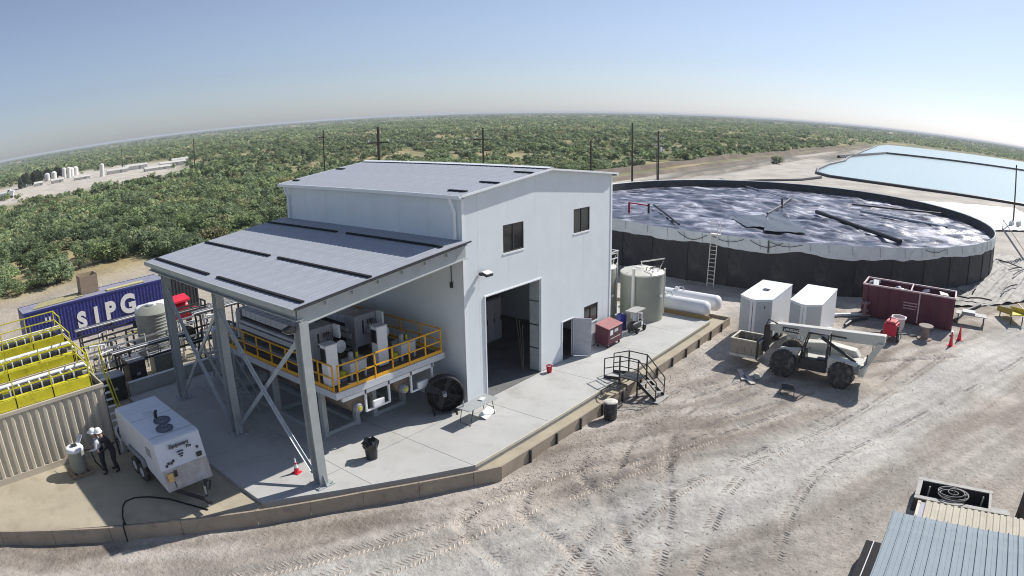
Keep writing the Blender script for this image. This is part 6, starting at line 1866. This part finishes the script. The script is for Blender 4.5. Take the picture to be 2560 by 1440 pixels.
hs2 = MB().path([(140.5, 17, GZ + .3), (129, 19, GZ + .2), (118, 25, GZ + .2), (104, 31, GZ + .2), (92, 24, GZ + .3)], .3, 6).build('transfer_hose', MEDG, smooth=True)
tag(hs2, 'long black transfer hose lying from the pond corner to the round tank', 'hose')

# ================================================================== POWER POLES
def pole(name, label, x, y, h, r_, arms=0, wood=MPOLE):
    t = thing(name, label, 'utility pole', (x, y, GZ), group='utility poles beyond the building')
    MB().lathe([(r_, 0), (r_ * .75, h)], n=10).build('pole_shaft', wood, t, smooth=True)
    for k in range(arms):
        z_ = h * (.86 - .14 * k)
        MB().bar((-.7, 1.0, z_), (.7, -1.0, z_), .12, .14).build('crossarm', MGAL if arms > 1 else wood, t)
        for s in (-.9, .9):
            MB().lathe([(.06, z_ + .07), (.08, z_ + .2), (.04, z_ + .3)], (-.7 * s, 1.0 * s, 0), 8).build('insulator', MWHT, t)
    return t
P_ = [(28.31, 37.97, 12.1, .20), (51.43, 43.07, 11.15, .17), (60.12, 31.24, 9.4, .16), (95.2, 43.8, 11.3, .20), (102.3, 41.8, 9.7, .2), (100.5, -29.3, 10.1, .17), (67.86, 102.25, 11.0, .18), (77.34, 189.2, 10.7, .2), (76.63, 264.9, 9.8, .2)]
PL = ['thick utility pole behind the back ridge corner of the roof', 'utility pole rising behind the middle of the roof', 'short utility pole behind the front ridge of the roof', 'tall bare utility pole behind the round tank', 'utility pole with white crossarms behind the round tank', 'slender pole between the white sheet and the pond', 'utility pole in the scrub left of the roof', 'utility pole in the scrub right of the far plant', 'utility pole beside the far plant']
for k, (x, y, h, r_) in enumerate(P_):
    t = pole('utility_pole', PL[k], x, y, h, r_, (1, 1, 0, 0, 2, 0, 1, 1, 1)[k])
    if k == 4:
        MB().lathe([(.22, 5.6), (.25, 5.65), (.25, 6.4), (.2, 6.5)], (.35, -.35, 0), 12).build('transformer', MWHT, t, smooth=True)
        MB().path([(.2, .5, 6.2), (.2, .5, 5.2), (.1, .4, .1)], .05, 6).build('conduit', MPIPE, t)
MWIRE = mat('wire', (.12, .12, .12), .5)
for k, (a, b_) in enumerate(((6, 0), (0, 1), (7, 6), (8, 7))):
    for s in (0, 1):
        p, q_ = P_[a], P_[b_]
        za, zb = p[2] * (.9 - .13 * s) + GZ, q_[2] * (.9 - .13 * s) + GZ
        pts = []
        for i in range(9):
            t = i / 8
            pts.append((p[0] + (q_[0] - p[0]) * t, p[1] + (q_[1] - p[1]) * t, za + (zb - za) * t - 1.2 * 4 * t * (1 - t) * .5))
        tag(MB().path(pts, .012, 4).build('power_line', MWIRE), ('upper' if s == 0 else 'lower') + ' power line ' + ('from the scrub pole to the thick pole behind the roof', 'between the two poles behind the roof', 'between the poles left of the roof', 'from the far plant pole across the scrub')[k], 'wire', 'power lines over the scrub')

# ================================================================== FAR PLANT
MPLT = mat('plant_pale', (.68, .67, .63), .6, 0, .1, 1)
MPLR = mat('plant_roof', (.60, .58, .53), .7, 0, .15, .6)
def vtank(x, y, r_, h, label):
    t = thing('white_tank', label, 'tank', (x, y, GZ), group='white tanks of the far plant')
    MB().lathe([(r_, 0), (r_, h)], n=16, cap=False).build('shell', MPLT, t, smooth=True)
    MB().lathe([(r_, h), (r_ * .5, h + r_ * .4), (.02, h + r_ * .5)], n=16, cap=False).build('roof', MPLT, t, smooth=True)
for x, y, r_, h, lb in ((55.8, 296, 1.1, 4.6, 'tall slim white tank at the far plant, left of a pair'), (58.3, 296, 1.1, 4.6, 'tall slim white tank at the far plant, right of a pair'), (49.5, 309, 1.5, 3.0, 'small white tank left of the slim pair at the far plant'), (52.3, 305, 1.6, 3.3, 'small white tank next to the slim pair at the far plant'),
                        (63.5, 255, 1.0, 4.8, 'slim white tower right in the middle of the far plant'), (62.5, 308, 1.7, 3.6, 'round white tank right of the slim pair at the far plant'), (66.0, 312, 1.7, 3.6, 'round white tank farthest right of the tank row at the far plant')):
    vtank(x, y, r_, h, lb)
def shed_(x, y, a, b_, h, rz, label, m_=MPLR):
    t = thing('plant_shed', label, 'shed', (x, y, GZ), R(rz), group='long low sheds of the far plant')
    h *= .62
    a *= .8
    MB().box(-a / 2, a / 2, -b_ / 2, b_ / 2, 0, h).build('wall', m_, t)
    MB().prism([(-a / 2 - .3, -b_ / 2 - .3, h), (-a / 2 - .3, 0, h + .7), (-a / 2 - .3, b_ / 2 + .3, h)], (a + .6, 0, 0)).build('roof', MPLR, t)
    MB().box(a * .1, a * .1 + 1.1, -b_ / 2 - .05, -b_ / 2, 0, h * .8).build('door', MMAC, t)
for x, y, a, b_, h, rz, lb in ((85, 270, 13, 4, 2.6, -12, 'long cream shed right of the slim tower at the far plant'), (73, 262, 12, 3, 2.2, -10, 'cream shed behind the slim tower at the far plant'), (83, 236, 16, 3, 1.6, -6, 'low white shed at the near edge of the far plant'), (95, 250, 14, 4, 2.4, -14, 'white shed with dark openings at the far plant right side'),
                              (104, 262, 9, 4, 3.0, -14, 'cream shed at the far right of the plant'), (56, 262, 9, 2.4, 1.5, -6, 'low pale trailer left of the slim tower'), (46, 270, 7, 2.4, 2.0, -4, 'pale office trailer at the left of the far plant'), (38, 276, 5, 2.4, 1.8, -4, 'small pale trailer at the left edge of the far plant')):
    shed_(x, y, a, b_, h, rz, lb)
tk = thing('white_truck', 'white pickup truck parked at the left edge of the far plant', 'truck', (19.5, 252, GZ), R(-20))
MB().box(-2.6, 2.6, -.95, .95, .55, 1.15).build('body', MWHT, tk, bevel=.08)
MB().prism([(-.6, -.9, 1.15), (1.2, -.9, 1.15), (.8, -.85, 1.85), (-.5, -.85, 1.85)], (0, 1.75, 0)).build('cab', MWHT, tk)
MB().prism([(-.4, -.93, 1.2), (1.0, -.93, 1.2), (.7, -.89, 1.75), (-.35, -.89, 1.75)], (0, .02, 0)).build('side_window', MGLASS, tk)
for x in (-1.6, 1.7):
    for s in (-.85, .85):
        MB().lathe([(.38, -.12), (.38, .12)], (x, s, .38), 16, 'Y').build('wheel', MTYRE, tk)
tk2 = thing('flatbed_truck', 'pale flatbed truck with dark bed at the left frame edge near the far plant', 'truck', (14.0, 226, GZ), R(-15))
MB().box(-4.5, 1.5, -1.2, 1.2, .9, 1.15).build('bed', MPIPE, tk2)
MB().box(-4.2, 1.0, -1.1, 1.1, 1.15, 2.2).build('load', MWHT, tk2, bevel=.1)
MB().box(1.7, 3.6, -1.15, 1.15, .7, 2.6).build('cab', MWHT, tk2, bevel=.15)
MB().box(2.4, 3.62, -1.0, 1.0, 1.7, 2.4).build('windscreen', MGLASS, tk2)
for x in (-3.5, -2.3, 2.6):
    for s in (-1.0, 1.0):
        MB().lathe([(.5, -.15), (.5, .15)], (x, s, .5), 16, 'Y').build('wheel', MTYRE, tk2)

# ================================================================== SCRUB
def leaf_cloud(rng, n, rad, hgt, size, lobes=7):
    """leaf-clump quads spread through several lobes of an uneven crown; returns verts (4n,3)"""
    lc = np.stack([rng.uniform(-.62, .62, lobes) * rad, rng.uniform(-.62, .62, lobes) * rad, rng.uniform(.22, .80, lobes) * hgt], -1)
    lr = rng.uniform(.26, .52, lobes)
    k = rng.randint(0, lobes, n)
    d = rng.normal(size=(n, 3))
    d /= np.linalg.norm(d, axis=1)[:, None]
    rr = rng.uniform(.45, 1, n) ** .5
    c = lc[k] + d * rr[:, None] * lr[k][:, None] * np.array([rad, rad, hgt * .62])
    c[:, 2] = np.maximum(c[:, 2], .12 * hgt * rng.uniform(.5, 1.5, n))
    a = rng.normal(size=(n, 3))
    a /= np.linalg.norm(a, axis=1)[:, None]
    nr = d * .55 + np.array([.25, -.05, .75]) + rng.normal(size=(n, 3)) * .45
    nr /= np.linalg.norm(nr, axis=1)[:, None]
    a -= nr * np.sum(a * nr, axis=1)[:, None]
    a /= np.linalg.norm(a, axis=1)[:, None] + 1e-9
    b = np.cross(nr, a)
    s = size * rng.uniform(.5, 1.3, n)[:, None]
    return np.stack([c - a * s - b * s * .6, c + a * s - b * s * .5, c + a * s * .9 + b * s * .6, c - a * s * .8 + b * s * .5], 1).reshape(-1, 3)
def quads_mesh(name, V, tint, mt):
    n = len(V) // 4
    me = bpy.data.meshes.new(name)
    me.vertices.add(len(V))
    me.vertices.foreach_set('co', V.astype(np.float32).reshape(-1))
    me.loops.add(4 * n)
    me.loops.foreach_set('vertex_index', np.arange(4 * n, dtype=np.int32))
    me.polygons.add(n)
    me.polygons.foreach_set('loop_start', (np.arange(n) * 4).astype(np.int32))
    me.update(calc_edges=True)
    ca = me.color_attributes.new('tint', 'FLOAT_COLOR', 'POINT')
    ca.data.foreach_set('color', np.concatenate([tint, np.ones((len(V), 1))], 1).astype(np.float32).reshape(-1))
    me.materials.append(mt)
    return me
m = bpy.data.materials.new('foliage')
m.use_nodes = True
n, l = m.node_tree.nodes, m.node_tree.links
b = n['Principled BSDF']
b.inputs['Roughness'].default_value = .7
b.inputs['Specular IOR Level'].default_value = .25
atn = n.new('ShaderNodeAttribute')
atn.attribute_name = 'tint'
oi = n.new('ShaderNodeObjectInfo')
hs_ = n.new('ShaderNodeHueSaturation')
mr = n.new('ShaderNodeMapRange')
mr.inputs[3].default_value, mr.inputs[4].default_value = .75, 1.25
l.new(oi.outputs['Random'], mr.inputs[0])
l.new(mr.outputs[0], hs_.inputs['Value'])
l.new(atn.outputs['Color'], hs_.inputs['Color'])
l.new(hs_.outputs[0], b.inputs['Base Color'])
tr_ = n.new('ShaderNodeBsdfTranslucent')
l.new(hs_.outputs[0], tr_.inputs[0])
ms = n.new('ShaderNodeMixShader')
ms.inputs[0].default_value = .35
l.new(b.outputs[0], ms.inputs[1])
l.new(tr_.outputs[0], ms.inputs[2])
l.new(ms.outputs[0], n['Material Output'].inputs[0])
MLEAF = m
TINTS = np.array([(.215, .275, .135), (.255, .32, .15), (.17, .225, .12), (.29, .315, .16), (.33, .32, .17)])
rng = np.random.RandomState(12)
KINDS = []
MBARK = mat('bark', (.05, .045, .038), .9)
for k in range(10):
    rad, hg = rng.uniform(1.3, 2.4), rng.uniform(1.3, 2.3)
    V = leaf_cloud(rng, 900, rad, hg, .125, 13)
    base = TINTS[(0, 1, 2, 3, 0, 1, 2, 0, 4, 1)[k]]
    tint = np.repeat(base[None, :] * rng.uniform(.7, 1.35, (900, 1)), 4, 0)
    cm = quads_mesh('crown', V, tint, MLEAF)
    tb_ = MB()
    for q_ in range(5):
        a = rng.uniform(0, 6.28)
        tb_.path([(.06 * math.cos(a), .06 * math.sin(a), -.15), (rad * .25 * math.cos(a), rad * .25 * math.sin(a), hg * .35), (rad * .55 * math.cos(a + .3), rad * .55 * math.sin(a + .3), hg * .7)], .07, 5, .02)
    KINDS.append((cm, tb_.mesh('trunk', MBARK)))
CAM = np.array([-20.5, -18.9])
def scatter(d0, d1, spacing, seed, keep=.9, az0=2, az1=101):
    rg = np.random.RandomState(seed)
    area = math.radians(az1 - az0) / 2 * (d1 ** 2 - d0 ** 2)
    N = int(area / spacing ** 2)
    d = np.sqrt(rg.uniform(d0 ** 2, d1 ** 2, N))
    az = np.radians(rg.uniform(az0, az1, N))
    x, y = CAM[0] + d * np.sin(az), CAM[1] + d * np.cos(az)
    edge = 51 + 8 * sstep(40, 120, x) + 5 * (fbm(x * .08, y * .08) - .5)
    ok = (y > edge)
    farright = (x > 690) | ((y < -190) & (x > 100))
    ok = ok | (farright & (d > 500))
    cl_ = np.hypot((x - 55 - (y - 280) * 0.25) / 66, (y - 265) / 92) + 0.35 * (fbm(x * .03, y * .03) - .5)
    ok &= (cl_ > .97) | ((cl_ > .55) & (rg.rand(N) < .10))
    dn = fbm(x * .035 + 4, y * .035 + 2, 3)
    ok &= rg.rand(N) < np.where((x < 25) & (d < 125), 1.7, 1.0) * keep * np.clip(1.2 - sstep(.52, .68, dn) * 1.0, 0.12, 1) * np.where(d < 130, np.where(dn > .52, 1.5, .92), .95)
    return x[ok], y[ok], d[ok], rg
xs, ys_, ds, rg = scatter(62, 170, 2.2, 5)
o_ = np.argsort(ds)
xs, ys_, ds = xs[o_], ys_[o_], ds[o_]
LBL = ['mesquite bush', 'bright green mesquite bush', 'dark green shrub', 'olive green shrub', 'mesquite bush', 'bright green mesquite bush', 'dark green shrub', 'mesquite bush', 'yellowish dry shrub', 'bright green mesquite bush']
NB = 300
for i in range(NB):
    k = rg.randint(0, 10)
    if k == 8 and i % 3:
        k = 1
    t = thing('mesquite_bush', LBL[k] + ' in the scrub beyond the yard', 'bush', (float(xs[i]), float(ys_[i]), GZ), float(rg.uniform(0, 6.28)), group='scrub bushes beyond the yard: ' + LBL[k])
    s_ = float(rg.choice([.45, .6, .8, 1.0, 1.15, 1.3]))
    t.scale = (s_, s_, s_ * float(rg.uniform(.8, 1.15)))
    place('crown', KINDS[k][0], t)
    place('trunk', KINDS[k][1], t)
def far_brush(name, x, y, rg, nq, rad, hg, size, label, nproto=12):
    protos = []
    for k in range(nproto):
        protos.append(leaf_cloud(rg, nq, rad * rg.uniform(.8, 1.2), hg * rg.uniform(.75, 1.25), size, 6))
    N = len(x)
    ki = rg.randint(0, nproto, N)
    V = np.stack(protos)[ki]
    a = rg.uniform(0, 6.28, N)
    s_ = rg.uniform(.6, 1.3, N)[:, None]
    ca_, sa_ = np.cos(a)[:, None], np.sin(a)[:, None]
    Vx = (V[..., 0] * ca_ - V[..., 1] * sa_) * s_ + x[:, None]
    Vy = (V[..., 0] * sa_ + V[..., 1] * ca_) * s_ + y[:, None]
    Vz = V[..., 2] * s_ + GZ
    gzf = sstep(120, 1500, np.hypot(x, y)) * (fbm(x * 0.0015, y * 0.0015, 3) - .5) * 4
    Vz = Vz + gzf[:, None]
    base = TINTS[rg.choice(5, N, p=(.32, .28, .25, .12, .03))] * rg.uniform(.75, 1.3, (N, 1))
    tint = np.repeat(base, nq * 4, 0) * np.repeat(rg.uniform(.75, 1.3, (N * nq, 1)), 4, 0)
    o = place(name, quads_mesh(name, np.stack([Vx, Vy, Vz], -1).reshape(-1, 3), tint, MLEAF))
    o['kind'] = 'stuff'
    o['label'] = label
far_brush('scrub', xs[NB:], ys_[NB:], rg, 210, 1.8, 1.8, .19, 'dense green scrub beyond the first bushes')
x, y, d, rg = scatter(170, 460, 4.6, 6)
far_brush('scrub', x, y, rg, 60, 2.4, 2.0, .48, 'green scrub in the middle distance')
x, y, d, rg = scatter(460, 1500, 10.5, 7, keep=.8)
far_brush('scrub', x, y, rg, 26, 5.0, 2.2, 1.0, 'green scrub far off towards the horizon')
x, y, d, rg = scatter(1500, 6000, 42, 8, keep=.6)
far_brush('scrub', x, y, rg, 12, 18, 3.0, 3.0, 'dark scrub at the horizon')
bsh = thing('mesquite_bush', 'lone dark bush on the pale bank between road and pond', 'bush', (175.8, 38.7, GZ))
bsh.scale = (1.2, 1.2, 1.2)
place('crown', KINDS[2][0], bsh)
place('trunk', KINDS[2][1], bsh)
Vd = leaf_cloud(rng, 700, 1.9, 2.6, .2, 10)
DKC = quads_mesh('crown', Vd, np.repeat(np.array([[.05, .07, .04]]) * rng.uniform(.6, 1.3, (700, 1)), 4, 0), MLEAF)
for k, (x_, y_) in enumerate(((38, 292), (42, 300), (47, 315), (53, 322), (33, 286), (30, 281), (59, 326))):
    t = thing('dark_tree', ('dark evergreen tree beside the small white tanks at the far plant', 'dark evergreen behind the small white tanks, nearer', 'dark evergreen behind the small white tanks, farther', 'dark evergreen behind the slim tank pair', 'dark evergreen at the left of the far plant', 'leftmost dark evergreen at the far plant', 'dark evergreen right behind the slim tanks')[k], 'tree', (x_, y_, GZ), k * 1.1, group='dark trees at the far plant')
    t.scale = (1.9, 1.9, 2.6)
    place('crown', DKC, t)
    place('trunk', KINDS[2][1], t)

# ================================================================== HAZE
hz = MB().box(-9100, 9100, -9100, 9100, -4.0, 14.5)
hm = bpy.data.materials.new('haze_air')
hm.use_nodes = True
hn, hl = hm.node_tree.nodes, hm.node_tree.links
hn.remove(hn['Principled BSDF'])
pv = hn.new('ShaderNodeVolumePrincipled')
pv.inputs['Color'].default_value = (.80, .86, .92, 1)
pv.inputs['Density'].default_value = 0.00022
hl.new(pv.outputs[0], hn['Material Output'].inputs['Volume'])
ho = hz.build('haze', hm)
struct(ho, 'stuff')
